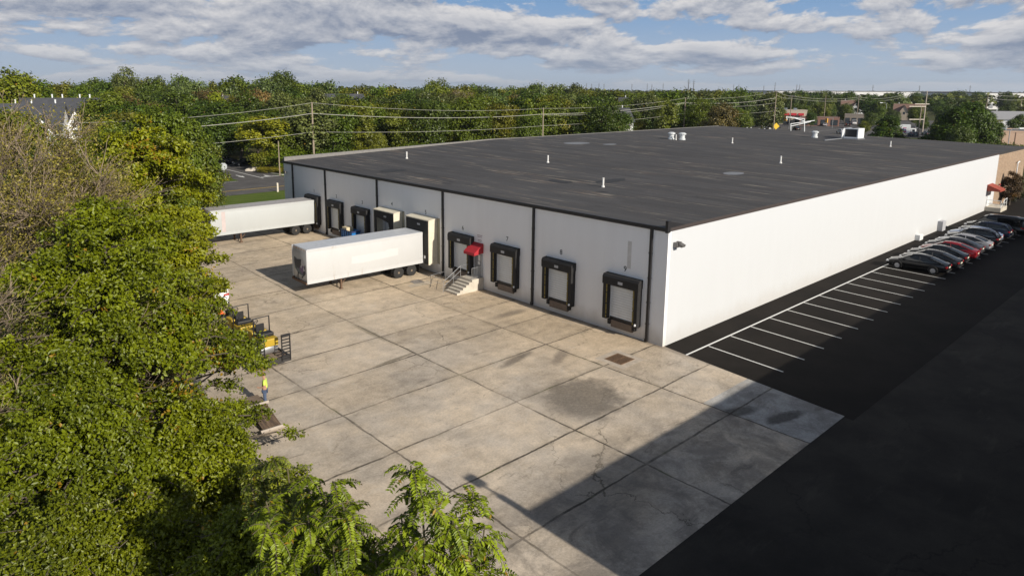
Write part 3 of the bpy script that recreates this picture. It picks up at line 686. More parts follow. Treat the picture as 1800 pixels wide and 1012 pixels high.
TR_WHITE = mat_trailer('white_trailer_panel', (0.53, 0.53, 0.525), (0.33, 0.23, 0.13), 1.0)
TR_GREY = mat_trailer('off_white_trailer_panel', (0.45, 0.465, 0.46), (0.33, 0.29, 0.25), 0.4)
TR_ROOF = plain('trailer_roof', (0.55, 0.57, 0.60), 0.5, 0.1, 0.2)
TR_ROOF2 = plain('faded_trailer_roof', (0.40, 0.38, 0.37), 0.6, 0.1, 0.3)
MURAL = None
def mat_mural():
    t = NT('dark_front_graphic'); p = t.obj(); x, y, z = t.xyz(p)
    v = t.new('TexVoronoi'); v.inputs['Scale'].default_value = 1.5; t.L.new(t.vadd(p, t.scale(t.noise(p, 1.6, 4, 0.6, color=True), (1, 1, 1))), v.inputs['Vector'])
    sp = t.new('SeparateColor'); t.L.new(v.outputs['Color'], sp.inputs[0])
    c = t.mix(t.step(sp.outputs[0], 0.55, 0.60), (0.018, 0.025, 0.045), (0.10, 0.14, 0.17))
    c = t.mix(t.step(sp.outputs[1], 0.86, 0.88), c, (0.55, 0.54, 0.56)); c = t.mix(t.step(sp.outputs[2], 0.80, 0.84), c, (0.16, 0.10, 0.22))
    return t.end(c, 0.5)
def trailer(name, label, loc, rz, L, side, roof_m, wheel_c, zb, zt):
    """rear end at the origin, nose towards -X"""
    T = thing(name, label, 'semi-trailer', loc, rz, 'semi-trailers parked at the loading docks')
    w = 1.27
    b = MB().bbox(-L, 0, -w, w, zb, zt-0.03, 0.03); body = b.build('cargo_box', side, T, smooth=30)
    MB().box(-L+0.05, -0.05, -w+0.05, w-0.05, zt-0.029, zt).build('roof_panel', roof_m, T)
    r = MB()
    for s_ in (-1, 1):
        r.box(-L-0.006, 0.006, s_*w-0.012+0.008*s_, s_*w+0.012+0.008*s_, zb-0.10, zb+0.16); r.box(-L-0.006, 0.006, s_*w-0.012+0.008*s_, s_*w+0.012+0.008*s_, zt-0.20, zt-0.012)
    for s_ in (-1, 1):
        r.tube([(-L-0.01, s_*(w-0.02), zb-0.08), (-L-0.01, s_*(w-0.02), zt-0.02)], 0.045, 8)
    r.build('rail', side, body)
    fr = MB()
    for s_ in (-1, 1): fr.box(-L+0.4, -0.2, s_*0.5-0.05, s_*0.5+0.05, zb-0.28, zb-0.02)
    for k in range(int(L/0.6)): fr.box(-L+0.5+k*0.6, -L+0.56+k*0.6, -w+0.05, w-0.05, zb-0.12, zb-0.015)
    fr.box(-3.9, -0.5, -0.42, 0.42, zb-0.42, zb-0.29)
    fr.build('chassis', DARKSTEEL, T)
    fl = MB().box(-L-0.14, -L-0.012, -w+0.02, w-0.02, zb-0.14, zb+0.02); fl.box(-L-0.13, -L-0.015, w-0.3, w-0.05, zb+0.02, zb+0.08)
    fl.build('front_bumper_rail', RUST, T)
    for s_ in (-1, 1):
        lg = MB(); x = -L+3.0
        lg.box(x-0.07, x+0.07, s_*0.92-0.07, s_*0.92+0.07, 0.10, zb-0.05); lg.bbox(x-0.16, x+0.16, s_*0.92-0.14, s_*0.92+0.14, 0.0, 0.10, 0.02)
        lg.tube([(x+0.05, s_*0.92, 0.45), (x+0.85, s_*0.6, zb-0.1)], 0.035, 6); lg.tube([(x, s_*0.9, 0.35), (x, -s_*0.1, zb-0.15)], 0.03, 6)
        lg.build('landing_leg', RUST, T)
    for i, xa in enumerate(wheel_c):
        ax = MB().cyl((xa, -1.0, 0.51), (xa, 1.0, 0.51), 0.07, 8); ax.build('axle', DARKSTEEL, T)
        for s_ in (-1, 1):
            for dd in (1.08, 0.76):
                t = MB(); t.lathe([(0.30, -.125), (0.45, -.13), (0.505, -.10), (0.51, 0), (0.505, .10), (0.45, .13), (0.30, .125)], n=26)
                t.xform(Matrix.Translation((xa, s_*dd, 0.515)) @ Matrix.Rotation(R(90), 4, 'X'))
                tw = t.build('wheel', TYRE, T, smooth=40)
                rm = MB(); rm.lathe([(0.30, -.06), (0.26, -.03), (0.12, 0.0), (0.11, 0.07), (0.02, 0.09)] if True else [], n=18)
                rm.xform(Matrix.Translation((xa, s_*(dd+0.05), 0.515)) @ Matrix.Rotation(R(-90*s_), 4, 'X'))
                rm.build('rim', RIMD, tw, smooth=40)
    for s_ in (-1, 1): MB().box(wheel_c[0]+0.72, wheel_c[0]+0.735, s_*0.92-0.32, s_*0.92+0.32, 0.2, 0.95).build('mudflap', RUBBER, T)
    MB().box(-0.06, 0.02, -1.1, 1.1, 0.5, 0.6).box(-0.05, 0.0, -0.7, -0.6, 0.6, zb).box(-0.05, 0.0, 0.6, 0.7, 0.6, zb).build('rear_guard', DARKSTEEL, T)
    for k in range(5):
        MB().box(-L-0.05, -L-0.031, -0.9+k*0.45-0.05, -0.9+k*0.45+0.05, zt-0.14, zt-0.08).build('marker_lamp', plain('amber_lens', (0.35, 0.12, 0.02), 0.3), T)
    rv = MB()
    for k in range(22):
        for q in range(2): rv.box(-L-0.014, -L-0.004, -1.15+k*0.108, -1.12+k*0.108, zt-0.30-q*0.12-0.03*(k % 3), zt-0.27-q*0.12-0.03*(k % 3))
    rv.build('rivet_row', plain('grey_grime', (0.25, 0.24, 0.23), 0.8), body)
    # air and power couplings on the nose
    hs = MB().tube([(-L-0.02, 0.25, zb+0.55), (-L-0.12, 0.30, zb+0.3), (-L-0.12, 0.42, zb+0.05)], 0.02, 6).tube([(-L-0.02, 0.4, zb+0.55), (-L-0.10, 0.1, zb+0.2), (-L-0.1, 0.0, zb+0.02)], 0.02, 6).box(-L-0.06, -L-0.005, -0.45, -0.35, zb+0.25, zb+0.37)
    hs.build('air_line', BLACK, T)
    return T, body
T2, b2 = trailer('semi_trailer', 'white box trailer backed into the beige-hooded dock, with a dark graphic on its nose', (-0.92, 24.85, 0.0), R(-2.0), 10.75, TR_WHITE, TR_ROOF, (-1.15, -2.45), 1.12, 3.74)
mu = MB(); L2 = 10.75
mu.prism([(y, z) for y, z in ((-0.95, 1.75), (-0.55, 1.50), (0.35, 1.62), (0.92, 1.95), (1.0, 2.5), (0.95, 2.85), (0.45, 2.72), (-0.5, 2.85), (-0.95, 2.55))], 0, -L2-0.012, -L2-0.002)
mu.build('front_graphic', mat_mural(), b2)
pt = MB(); pt.prism([(-5.9, 1.98), (-2.55, 2.10), (-2.5, 2.72), (-3.6, 2.74), (-3.8, 2.62), (-6.9, 2.62), (-6.95, 2.05)], 1, -1.2745, -1.271)
pt.build('painted_over_panel', plain('fresh_white_paint', (0.58, 0.58, 0.575), 0.5, 0, 0.04), b2)
T1, b1 = trailer('semi_trailer', 'off-white box trailer with a faded pink band, backed into the far left dock', (-0.50, 44.9, zg(44.5)), R(-1.5), 11.0, TR_GREY, TR_ROOF2, (-0.85, -2.15), 1.15, 3.60)
MB().box(-11.0+1.05, -11.0+1.42, -1.2745, -1.271, 1.35, 3.38).build('faded_band', plain('faded_pink', (0.52, 0.44, 0.425), 0.6), b1)
MB().box(-11.0-0.012, -11.0-0.002, -1.0, 1.0, 1.5, 3.3).build('front_graphic', plain('dull_purple_grey', (0.20, 0.19, 0.22), 0.6, 0, 0.5, 1.0), b1)

# ---------------------------------------------------------------- blue open-top skip between the docks
D = thing('skip', 'blue open-top steel bin showing over the white trailer, by the third dock door', 'bin', (-1.08, 35.3, zg(35)), R(0))
BLUE = plain('blue_painted_steel', (0.012, 0.16, 0.46), 0.45, 0, 0.3, 2.0)
NAVY = plain('dark_blue_painted_steel', (0.02, 0.04, 0.12), 0.5, 0, 0.4)
m = MB()
m.box(-.48, .48, -1.0, -.96, 0.2, 1.80); m.box(-.48, .48, .96, 1.0, 0.2, 1.80); m.box(-.48, -.44, -.96, .96, 0.2, 1.80); m.box(.44, .48, -.96, .96, 0.2, 1.80); m.box(-.44, .44, -.96, .96, 0.16, 0.24)
m.build('shell', BLUE, D)
rb = MB()
for k in range(5): rb.box(-.52, -.482, -.9+k*.42, -.84+k*.42, 0.2, 1.70)
rb.box(-.53, .53, -1.04, -1.003, 1.66, 1.82).box(-.53, -.482, -1.0, 1.0, 1.72, 1.82)
rb.build('rib', NAVY, D)
MB().box(-.40, .36, .1, .93, 0.3, 2.02).build('cardboard_load', plain('cardboard', (0.62, 0.52, 0.34), 0.85, 0, 0.3), D)
for s_ in (-1, 1):
    for q_ in (-.4, .3): MB().box(q_, q_+.1, s_*.8-.06, s_*.8+.06, 0.0, 0.16).build('foot', NAVY, D)

# ---------------------------------------------------------------- concrete steps with railings
ST = thing('concrete_steps', 'concrete steps with steel handrails climbing to the door under the red awning', 'steps', (0, 0, 0))
prof = [(-0.004, -0.05), (-0.004, 0.96), (-1.25, 0.96)]
z, x = 0.96, -1.25
for k in range(5):
    z -= 0.16; prof.append((x, z)); x -= 0.31; prof.append((x, z))
prof += [(x, -0.05)]
MB().prism(prof, 1, 16.78, 18.28).build('flight', STAIR, ST)
rl = MB()
def rail(m, pts, posts, r=0.022):
    m.tube(pts, r, 6)
    for p, z0 in posts: m.tube([(p[0], p[1], z0), p], r*0.9, 6)
for y in (18.20,):
    rail(rl, [(-0.1, y, 1.85), (-1.25, y, 1.85), (-2.85, y, 0.95), (-3.0, y, 0.92), (-3.0, y, 0.02)], [((-0.1, y, 1.85), .96), ((-1.25, y, 1.85), .96), ((-2.0, y, 1.43), .48)])
    rl.tube([(-1.25, y, 1.45), (-2.95, y, 0.5)], 0.018, 6)
rl.build('handrail', STEEL, ST)
r2 = MB(); y = 16.86
rail(r2, [(-0.08, y, 1.9), (-1.2, y, 1.9)], [((-0.08, y, 1.9), .96), ((-1.2, y, 1.9), .96)])
r2.tube([(-0.08, y, 1.1), (-1.2, y, 1.1)], 0.016, 6)
for k in range(9): r2.tube([(-0.2-k*0.11, y, 1.1), (-0.2-k*0.11, y, 1.9)], 0.010, 5)
r2.build('landing_rail', STEEL, ST)
GR = thing('guard_rail', 'thin grey pipe rail standing on the yard beside the concrete steps', 'railing', (0, 0, 0))
r3 = MB(); rail(r3, [(-2.6, 18.9, 0.03), (-2.6, 18.9, 0.85), (-2.6, 20.4, 0.85), (-2.6, 20.4, 0.03)], []); r3.tube([(-2.6, 18.9, 0.45), (-2.6, 20.4, 0.45)], 0.016, 6); r3.tube([(-2.6, 20.4, 0.85), (-0.9, 20.6, 0.85), (-0.9, 20.6, 0.03)], 0.02, 6); r3.build('pipe_rail', STEEL, GR)

# patched square of yard by the white trailer, and the drain
mpt = MB(); mpt.add([(-4.2, 20.9, zg(21)+.008), (-2.0, 20.7, zg(21)+.008), (-1.9, 23.0, zg(22)+.008), (-4.0, 23.2, zg(22)+.008)], [(0, 1, 2, 3)])
tag(mpt.build('yard_patch', plain('patched_concrete', (0.44, 0.37, 0.28), 0.9, 0, 0.6, 1.3)), kind='structure')
mp2 = MB(); mp2.add([(-3.4, 21.5, zg(21)+.012), (-2.4, 21.45, zg(21)+.012), (-2.35, 22.4, zg(22)+.012), (-3.3, 22.5, zg(22)+.012)], [(0, 1, 2, 3)])
tag(mp2.build('yard_patch', plain('broken_tar', (0.20, 0.18, 0.16), 0.9, 0, 1.2, 3.0)), kind='structure')
DG = thing('storm_drain', 'rusty rectangular drain grate set in the yard near the building corner', 'drain', (-3.65, 0.55, 0.0), R(0))
MB().box(-1.05, 1.05, -1.05, 1.05, 0.0, 0.008).build('collar', plain('pale_concrete_collar', (0.50, 0.42, 0.33), 0.9, 0, 0.5, 2.0), DG)
MB().box(-0.58, 0.58, -0.58, 0.58, 0.008, 0.011).build('pit_shade', plain('drain_shade', (0.012, 0.01, 0.009), 0.9), DG)  # thin plate under the bars, the pit's shade put in as black colour
gm = MB()
for k in range(9): gm.box(-0.56+k*0.13, -0.56+k*0.13+0.07, -0.56, 0.56, 0.011, 0.022)
gm.box(-0.6, 0.6, -0.62, -0.56, 0.009, 0.024).box(-0.6, 0.6, 0.56, 0.62, 0.009, 0.024).box(-0.66, -0.60, -0.62, 0.62, 0.009, 0.024).box(0.60, 0.66, -0.62, 0.62, 0.009, 0.024).box(-0.56, 0.56, -0.03, 0.03, 0.022, 0.0235)
gm.build('grate', plain('rusty_grate', (0.20, 0.115, 0.06), 0.85, 0, 0.5, 5.0), DG)

# ---------------------------------------------------------------- cars
PAINT = tinted('car_paint', 0.14, 0.0, 0.06, 0.1, 0.28)
REDL = plain('red_lens', (0.38, 0.012, 0.012), 0.15, 0, 0.1, 2, 0, 0.7)
CLRL = plain('clear_lens', (0.72, 0.72, 0.72), 0.12, 0, 0.1, 2, 0, 0.7)
PLATE = plain('number_plate', (0.62, 0.60, 0.48), 0.5)
ALLOY = plain('alloy_rim', (0.48, 0.48, 0.50), 0.3, 0.7, 0.15)
def loft(m, rings, close=True):
    n = len(rings[0]); o = len(m.v); vs = [p for r_ in rings for p in r_]
    fs = []
    for i in range(len(rings)-1):
        for k in range(n): fs.append((i*n+k, i*n+(k+1) % n, (i+1)*n+(k+1) % n, (i+1)*n+k))
    fs += [tuple(range(n))[::-1], tuple(range((len(rings)-1)*n, len(rings)*n))]
    m.add(vs, fs)
CARK = {
 'sedan': dict(body=[(-2.40,.42,.78,.66),(-2.34,.30,.93,.80),(-2.1,.24,1.0,.87),(-1.5,.21,1.0,.905),(-.6,.20,.965,.915),(.5,.20,.945,.915),(1.15,.20,.93,.905),(1.75,.21,.85,.885),(2.15,.24,.74,.82),(2.36,.32,.63,.70),(2.42,.42,.55,.60)],
  gh=[(-2.0,1.01,.70,.62),(-1.45,1.22,.76,.62),(-.95,1.37,.79,.61),(-.3,1.44,.80,.60),(.25,1.44,.80,.60),(.65,1.32,.79,.61),(1.35,.955,.74,.66)], roof=(-1.0,.42), wb=(-1.38,1.42), r=.33),
 'suv': dict(body=[(-2.32,.45,.95,.72),(-2.27,.34,1.12,.84),(-2.0,.28,1.14,.90),(-1.4,.25,1.12,.93),(-.6,.24,1.10,.94),(.5,.24,1.08,.94),(1.1,.24,1.06,.93),(1.7,.25,.98,.91),(2.1,.28,.88,.85),(2.3,.36,.76,.74),(2.36,.46,.66,.64)],
  gh=[(-2.25,1.15,.76,.66),(-2.0,1.48,.80,.66),(-1.75,1.66,.82,.66),(-.6,1.73,.83,.66),(.25,1.70,.83,.66),(.65,1.56,.81,.66),(1.25,1.07,.78,.70)], roof=(-1.95,.38), wb=(-1.34,1.38), r=.37),
 'van': dict(body=[(-2.85,.45,1.15,.84),(-2.82,.36,1.25,.92),(-2.2,.30,1.28,.97),(-1.4,.28,1.28,.98),(-.6,.28,1.27,.98),(.6,.28,1.26,.98),(1.4,.28,1.22,.97),(2.0,.29,1.08,.95),(2.5,.32,.98,.88),(2.72,.40,.86,.78),(2.78,.5,.74,.68)],
  gh=[(-2.82,1.24,.88,.80),(-2.76,1.98,.90,.80),(-2.5,2.12,.90,.78),(-.6,2.18,.90,.78),(.5,2.14,.90,.78),(1.0,1.95,.88,.76),(1.85,1.15,.84,.76)], roof=(-2.7,.65), wb=(-1.75,1.75), r=.38)}
def make_car(kind, detail=True):
    K = CARK[kind]; T = thing('parked_car', 'car', 'car')
    m = MB()
    rings = []
    for y, zb, zt, w in K['body']:
        rings.append([(-w*.86,y,zb),(w*.86,y,zb),(w*.97,y,zb+.10),(w,y,zb+.30*(zt-zb)+.05),(w*.985,y,zt-.16),(w*.93,y,zt-.03),(w*.6,y,zt+.012),(0,y,zt+.025),(-w*.6,y,zt+.012),(-w*.93,y,zt-.03),(-w*.985,y,zt-.16),(-w,y,zb+.30*(zt-zb)+.05),(-w*.97,y,zb+.10)])
    loft(m, rings); m.build('body', PAINT, T, smooth=50)
    g = MB(); rings = []; zb0 = K['body'][4][2]-.12
    for y, zt, wb, wt in K['gh']:
        k = (zt-zb0)
        rings.append([(-wb,y,zb0),(wb,y,zb0),(wb*.99,y,zb0+.3*k),(wt+.03,y,zt-.08*k),(wt-.06,y,zt-.01),(0,y,zt+.02),(-wt+.06,y,zt-.01),(-wt-.03,y,zt-.08*k),(-wb*.99,y,zb0+.3*k)])
    loft(g, rings); g.build('glass', GLASS, T, smooth=50)
    rf = MB(); r0, r1 = K['roof']; rings = []
    ys = [r0, (r0*3+r1)/4, (r0+r1)/2, (r0+r1*3)/4, r1]
    G = K['gh']
    def gi(y):
        for a, b in zip(G[:-1], G[1:]):
            if a[0] <= y <= b[0]:
                t = (y-a[0])/(b[0]-a[0]); return [a[i]+(b[i]-a[i])*t for i in range(4)]
        return G[0]
    for y in ys:
        _, zt, wb, wt = gi(y)
        rings.append([(-wt-.035,y,zt-.10),(-wt+.05,y,zt-.03),(wt-.05,y,zt-.03),(wt+.035,y,zt-.10),(wt+.045,y,zt-.07),(wt-.05,y,zt+.022),(0,y,zt+.045),(-wt+.05,y,zt+.022),(-wt-.045,y,zt-.07)])
    loft(rf, rings); rf.build('roof_panel', PAINT, T, smooth=50)
    for s_ in (-1, 1):
        a = [(s_*(wt+.03), y, zt-.05) for y, zt, wb, wt in G if y >= r1-.3] + [(s_*(G[-1][2]+.05), G[-1][0]+.05, G[-1][1]-.02)]
        b = [(s_*(G[0][2]+.03), G[0][0]-.04, G[0][1]-.01)]+[(s_*(wt+.03), y, zt-.05) for y, zt, wb, wt in G if y <= r0+.3]
        
        for q_, r_ in ((a, .04), (b, .06)): MB().tube(q_, r_, 6).build('pillar', PAINT, T, smooth=50)
        q = gi(-.25); pl_ = MB().tube([(s_*(q[2]+.012), -.30, zb0+.1), (s_*(q[3]+.03), -.22, q[1]-.08)], .035, 6)
        if kind == 'van': pl_.box(min(s_*.80, s_*.915), max(s_*.80, s_*.915), -2.6, -.35, 1.15, 2.0)
        pl_.build('pillar', PAINT, T, smooth=50)
    for yw in K['wb']:
        for s_ in (-1, 1):
            wv = K['body'][4][3]; r = K['r']
            t = MB(); t.lathe([(r*.62,-.10),(r*.92,-.105),(r,-.07),(r,.07),(r*.92,.105),(r*.62,.10)], n=20)
            t.xform(Matrix.Translation((s_*(wv-.095), yw, r)) @ Matrix.Rotation(R(90), 4, 'Y'))
            ty = t.build('wheel', TYRE, T, smooth=40)
            ri = MB(); ri.lathe([(r*.64,.0),(r*.60,.02),(r*.2,.035),(.02,.04)], n=14)
            for k in range(5):
                a_ = k*2*math.pi/5; ri.box(-.03, .03, .05, r*.6, .03, .05); ri.xform(Matrix.Rotation(a_, 4, 'Z'), len(ri.v)-8)
            ri.xform(Matrix.Translation((s_*(wv-.0), yw, r)) @ Matrix.Rotation(R(90*s_), 4, 'Y'))
            ri.build('rim', ALLOY, ty)
            ar = MB(); pts = [(s_*(wv+.002), yw+(r+.05)*math.cos(a_), r+(r+.05)*math.sin(a_)) for a_ in [k*math.pi/10-0.05 for k in range(12)]]
            ar.tube(pts, .035, 5); ar.build('wheel_arch', RUBBER, T)
    b = K['body']; zr = b[1][2]
    for s_ in (-1, 1):
        MB().bbox(min(s_*.50, s_*(b[1][3]+.01)), max(s_*.50, s_*(b[1][3]+.01)), b[0][0]-.005, b[2][0]-.05, zr-.26, zr-.10, .03).build('tail_lamp', REDL, T)
        MB().bbox(min(s_*.42, s_*(b[-3][3]-.02)), max(s_*.42, s_*(b[-3][3]-.02)), b[-3][0]-.05, b[-2][0]+.03, b[-3][2]-.22, b[-3][2]-.08, .03).build('headlamp', CLRL, T)
        MB().bbox(min(s_*(b[5][3]-.02), s_*(b[5][3]+.18)), max(s_*(b[5][3]-.02), s_*(b[5][3]+.18)), G[-1][0]-.42, G[-1][0]-.28, b[6][2]-.02, b[6][2]+.13, .03).build('mirror', PAINT, T)
    MB().box(-.26, .26, b[0][0]-.03, b[0][0]+.02, zr-.30, zr-.17).build('number_plate', PLATE, T)
    MB().bbox(-.72, .72, b[0][0]-.04, b[0][0]+.3, b[0][1]-.08, b[0][1]+.02, .03).build('rear_bumper', RUBBER, T)
    MB().box(-.5, .5, b[-1][0]-.12, b[-1][0]+.01, b[-1][1]-.02, b[-1][1]+.08).build('grille', BLACK, T)
    return T
PROTO = {}
def car(kind, label, color, loc, rz, group, cat='car'):
    if kind not in PROTO: c = PROTO[kind] = make_car(kind)
    else: c = copy_tree(PROTO[kind])
    c.location = loc; c.rotation_euler = (0, 0, rz); c['label'] = label; c['group'] = group; c['category'] = cat
    for ch in c.children: ch.color = (*color, 1)
    return c
GC = 'cars parked nose-in along the white wall'
for k, (kind, label, col) in enumerate([
    ('sedan', 'black saloon at the near end of the row beside the empty bays', (0.006, 0.006, 0.007)),
    ('sedan', 'charcoal saloon second from the near end of the row', (0.018, 0.018, 0.02)),
    ('sedan', 'near-black saloon parked beside the red saloon, on its near side', (0.008, 0.009, 0.012)),
    ('sedan', 'dark red saloon in the row along the white wall', (0.20, 0.012, 0.018)),
    ('sedan', 'dark grey saloon just beyond the red one', (0.05, 0.052, 0.06)),
    ('sedan', 'silver grey saloon beside the black estate-style vehicle', (0.30, 0.30, 0.32)),
    ('suv', 'black sport utility vehicle between silver saloon and blue saloon', (0.006, 0.006, 0.007)),
    ('sedan', 'pale blue saloon almost hidden behind the black sport utility vehicle', (0.22, 0.28, 0.42)),
    ('suv', 'dark navy sport utility vehicle beside the black van', (0.01, 0.014, 0.03)),
    ('van', 'tall black van near the far end of the parked row', (0.006, 0.006, 0.006)),
    ('sedan', 'slate grey saloon behind the black van at the row end', (0.05, 0.06, 0.08))]):
    x = -0.42+2.735*12.45+2.735*k+(0.2 if k > 8 else 0)
    yc = -4.45 + (0.12, -.1, .05, -.12, .1, -.05, -.15, .25, -.05, -.3, .1)[k]
    car(kind, label, col, (x, yc, 0.0), R((0.5, -0.8, .4, 1, -.5, 0, .8, -.4, .5, 0, .3)[k]+1), GC, {'sedan': 'car', 'suv': 'car', 'van': 'van'}[kind])

# steps at the far entry
S2 = thing('entry_platform', 'low concrete platform with white railings below the far brown awning', 'platform', (77.2, 0, 0))
MB().box(-1.4, 2.0, -1.8, -0.004, -0.05, 0.55).build('slab', STAIR, S2)
r = MB(); rail(r, [(-1.2, -1.7, 1.5), (-1.2, -0.1, 1.5)], [((-1.2, -1.7, 1.5), .55), ((-1.2, -0.1, 1.5), .55)], .04); r.tube([(-1.2, -1.7, 1.0), (-1.2, -.1, 1.0)], .03, 6)
rail(r, [(0.6, -1.7, 1.5), (1.9, -1.7, 1.6)], [((0.6, -1.7, 1.5), .55), ((1.9, -1.7, 1.6), .55)], .04); r.tube([(0.6, -1.7, 1.05), (1.9, -1.7, 1.05)], .03, 6); r.tube([(-0.9, -1.7, .6), (.6, -1.7, 1.5)], .03, 6)
r.build('railing', WHITE_METAL, S2)

# rooftop unit
P = on_roof(1500, 244)
U = thing('rooftop_unit', 'white box air-handling unit with an open black side, on the far roof corner', 'air conditioner', tuple(P), R(0))
m = MB(); m.bbox(-1.3, 1.3, -1.15, 1.15, 0.15, 1.75, 0.03); m.build('casing', WHITE_METAL, U)
MB().box(-1.55, 1.4, -1.25, 1.25, -.02, 0.15).build('kerb_frame', STEEL, U)
MB().box(-1.32, -1.302, -0.95, 0.9, 0.35, 1.6).build('louvre', BLACK, U)
MB().prism([(-2.2, 0.2), (-1.31, 0.9), (-1.31, 1.78), (-2.2, 1.3)], 1, 1.0, 1.15).build('hood_side', WHITE_METAL, U)
MB().lathe([(0.5, 1.75), (0.5, 1.85), (0.3, 1.9)], (0.3, 0, 0), 14).build('fan', DARKSTEEL, U)
MB().bbox(-9.0, -2.4, 0.9, 1.05, 0.02, 0.16, 0.02).build('duct', STEEL, U)

# neighbouring building south of the alley (outside the frame; it throws the long shadow)
NB = thing('neighbouring_building', 'pale flat-roofed building south of the alley whose shadow covers the car park', 'building', (0, 0, 0))
MB().box(-18.3, 140, -70, -22.1, -0.5, 7.45).build('wall', WHITE_WALL, NB)
MB().box(-18.45, 140.2, -70.2, -22.0, 7.452, 7.75).build('roof', ROOF, NB)
fl = MB().box(-18.4, -18.1, -22.15, -21.7, 7.3, 7.9); fl.prism([(-22.1, 7.9), (-21.7, 7.9), (-21.75, 8.35), (-22.0, 8.5)], 0, -18.4, -18.1); fl.tube([(-18.25, -21.85, 8.3), (-18.25, -21.8, 9.1)], 0.06, 6); fl.bbox(-18.5, -18.0, -22.0, -21.6, 8.85, 9.25, 0.05)
fl.build('floodlight', DARKSTEEL, NB)
# ---------------------------------------------------------------- trees
def mat_leaf(name, trans=0.3, rough=0.42, spec=0.32, own=None):
    t = NT(name)
    if own is None: base = t.new('ObjectInfo').outputs['Color']
    else: base = own
    a = t.new('Attribute'); a.attribute_name = 'tint'; tv = a.outputs['Fac']
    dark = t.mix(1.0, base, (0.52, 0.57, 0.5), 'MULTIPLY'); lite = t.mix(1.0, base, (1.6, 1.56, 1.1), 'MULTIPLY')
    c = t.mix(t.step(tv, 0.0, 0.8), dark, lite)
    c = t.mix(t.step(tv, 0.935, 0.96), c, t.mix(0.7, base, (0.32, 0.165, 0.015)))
    t.setin(t.bsdf.inputs['Base Color'], c); t.bsdf.inputs['Roughness'].default_value = rough; t.bsdf.inputs['Specular IOR Level'].default_value = spec
    tr = t.new('BsdfTranslucent'); t.setin(tr.inputs[0], t.mix(1.0, c, (1.25, 1.25, 0.6), 'MULTIPLY'))
    ms = t.new('MixShader'); ms.inputs[0].default_value = trans
    t.L.new(t.bsdf.outputs[0], ms.inputs[1]); t.L.new(tr.outputs[0], ms.inputs[2]); t.L.new(ms.outputs[0], t.out.inputs[0])
    return t.mat
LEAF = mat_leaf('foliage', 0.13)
BARK = plain('bark', (0.11, 0.088, 0.066), 0.9, 0, 0.6, 2.0, 0.4)
PALEBARK = plain('pale_grey_bark', (0.30, 0.26, 0.21), 0.9, 0, 0.5, 2.0, 0.3)

def np_mesh(name, V, F, tint, mat, smooth=False):
    """V (n,3), F (m,k) equal-sized faces"""
    me = bpy.data.meshes.new(name); n, (fm, k) = len(V), F.shape
    me.vertices.add(n); me.vertices.foreach_set('co', V.astype(np.float32).ravel())
    me.loops.add(fm*k); me.loops.foreach_set('vertex_index', F.astype(np.int32).ravel())
    me.polygons.add(fm); me.polygons.foreach_set('loop_start', np.arange(0, fm*k, k, dtype=np.int32)); me.polygons.foreach_set('loop_total', np.full(fm, k, np.int32))
    me.update(calc_edges=True)
    if tint is not None:
        a = me.attributes.new('tint', 'FLOAT', 'FACE'); a.data.foreach_set('value', tint.astype(np.float32))
    me.materials.append(mat); return me
def unit(v): return v/(np.linalg.norm(v, axis=-1, keepdims=True)+1e-9)
def leaves(pos, nrm, size, g, aspect=0.55, fold=0.25, along=None):
    """each leaf: two triangles folded on the midrib -> V, F (tri), per leaf 2 faces"""
    n = len(pos); nrm = unit(nrm)
    t = g.normal(size=(n, 3)) if along is None else along
    t = unit(t-nrm*np.sum(t*nrm, 1, keepdims=True)); b = np.cross(nrm, t)
    L = size[:, None]
    v0 = pos-t*L*0.5; v2 = pos+t*L*0.5-nrm*L*0.12; v1 = pos+b*L*aspect*0.5+nrm*L*fold*0.5; v3 = pos-b*L*aspect*0.5+nrm*L*fold*0.5
    V = np.stack([v0, v1, v2, v3], 1).reshape(-1, 3); i = np.arange(n)[:, None]*4
    F = np.concatenate([i+np.array([[0, 1, 2]]), i+np.array([[0, 2, 3]])], 1).reshape(-1, 3)
    return V, F
def lobes_in(g, n, H, Rr, z0, shape='round'):
    out = []
    while len(out) < n:
        u = g.uniform(-1, 1, 3)
        q = np.linalg.norm(u)
        if q > 1 or q < 0.35: continue
        zf = (u[2]+1)/2; z = z0+(H-z0)*(0.03+0.92*zf)
        if shape == 'round': rr = Rr
        elif shape == 'cone': rr = Rr*(1.05-zf*0.95)/0.62
        elif shape == 'vase': rr = Rr*(0.55+0.55*zf)
        elif shape == 'column': rr = Rr
        f = (1-u[2]**2)**0.5 if shape in ('round', 'vase') else 1
        d = unit(np.array([u[0], u[1]])); rad = g.uniform(0.25, 1)**0.6*rr*(f if shape in ('round', 'vase') else 1)*0.86
        out.append((d[0]*rad, d[1]*rad, z))
    return np.array(out)
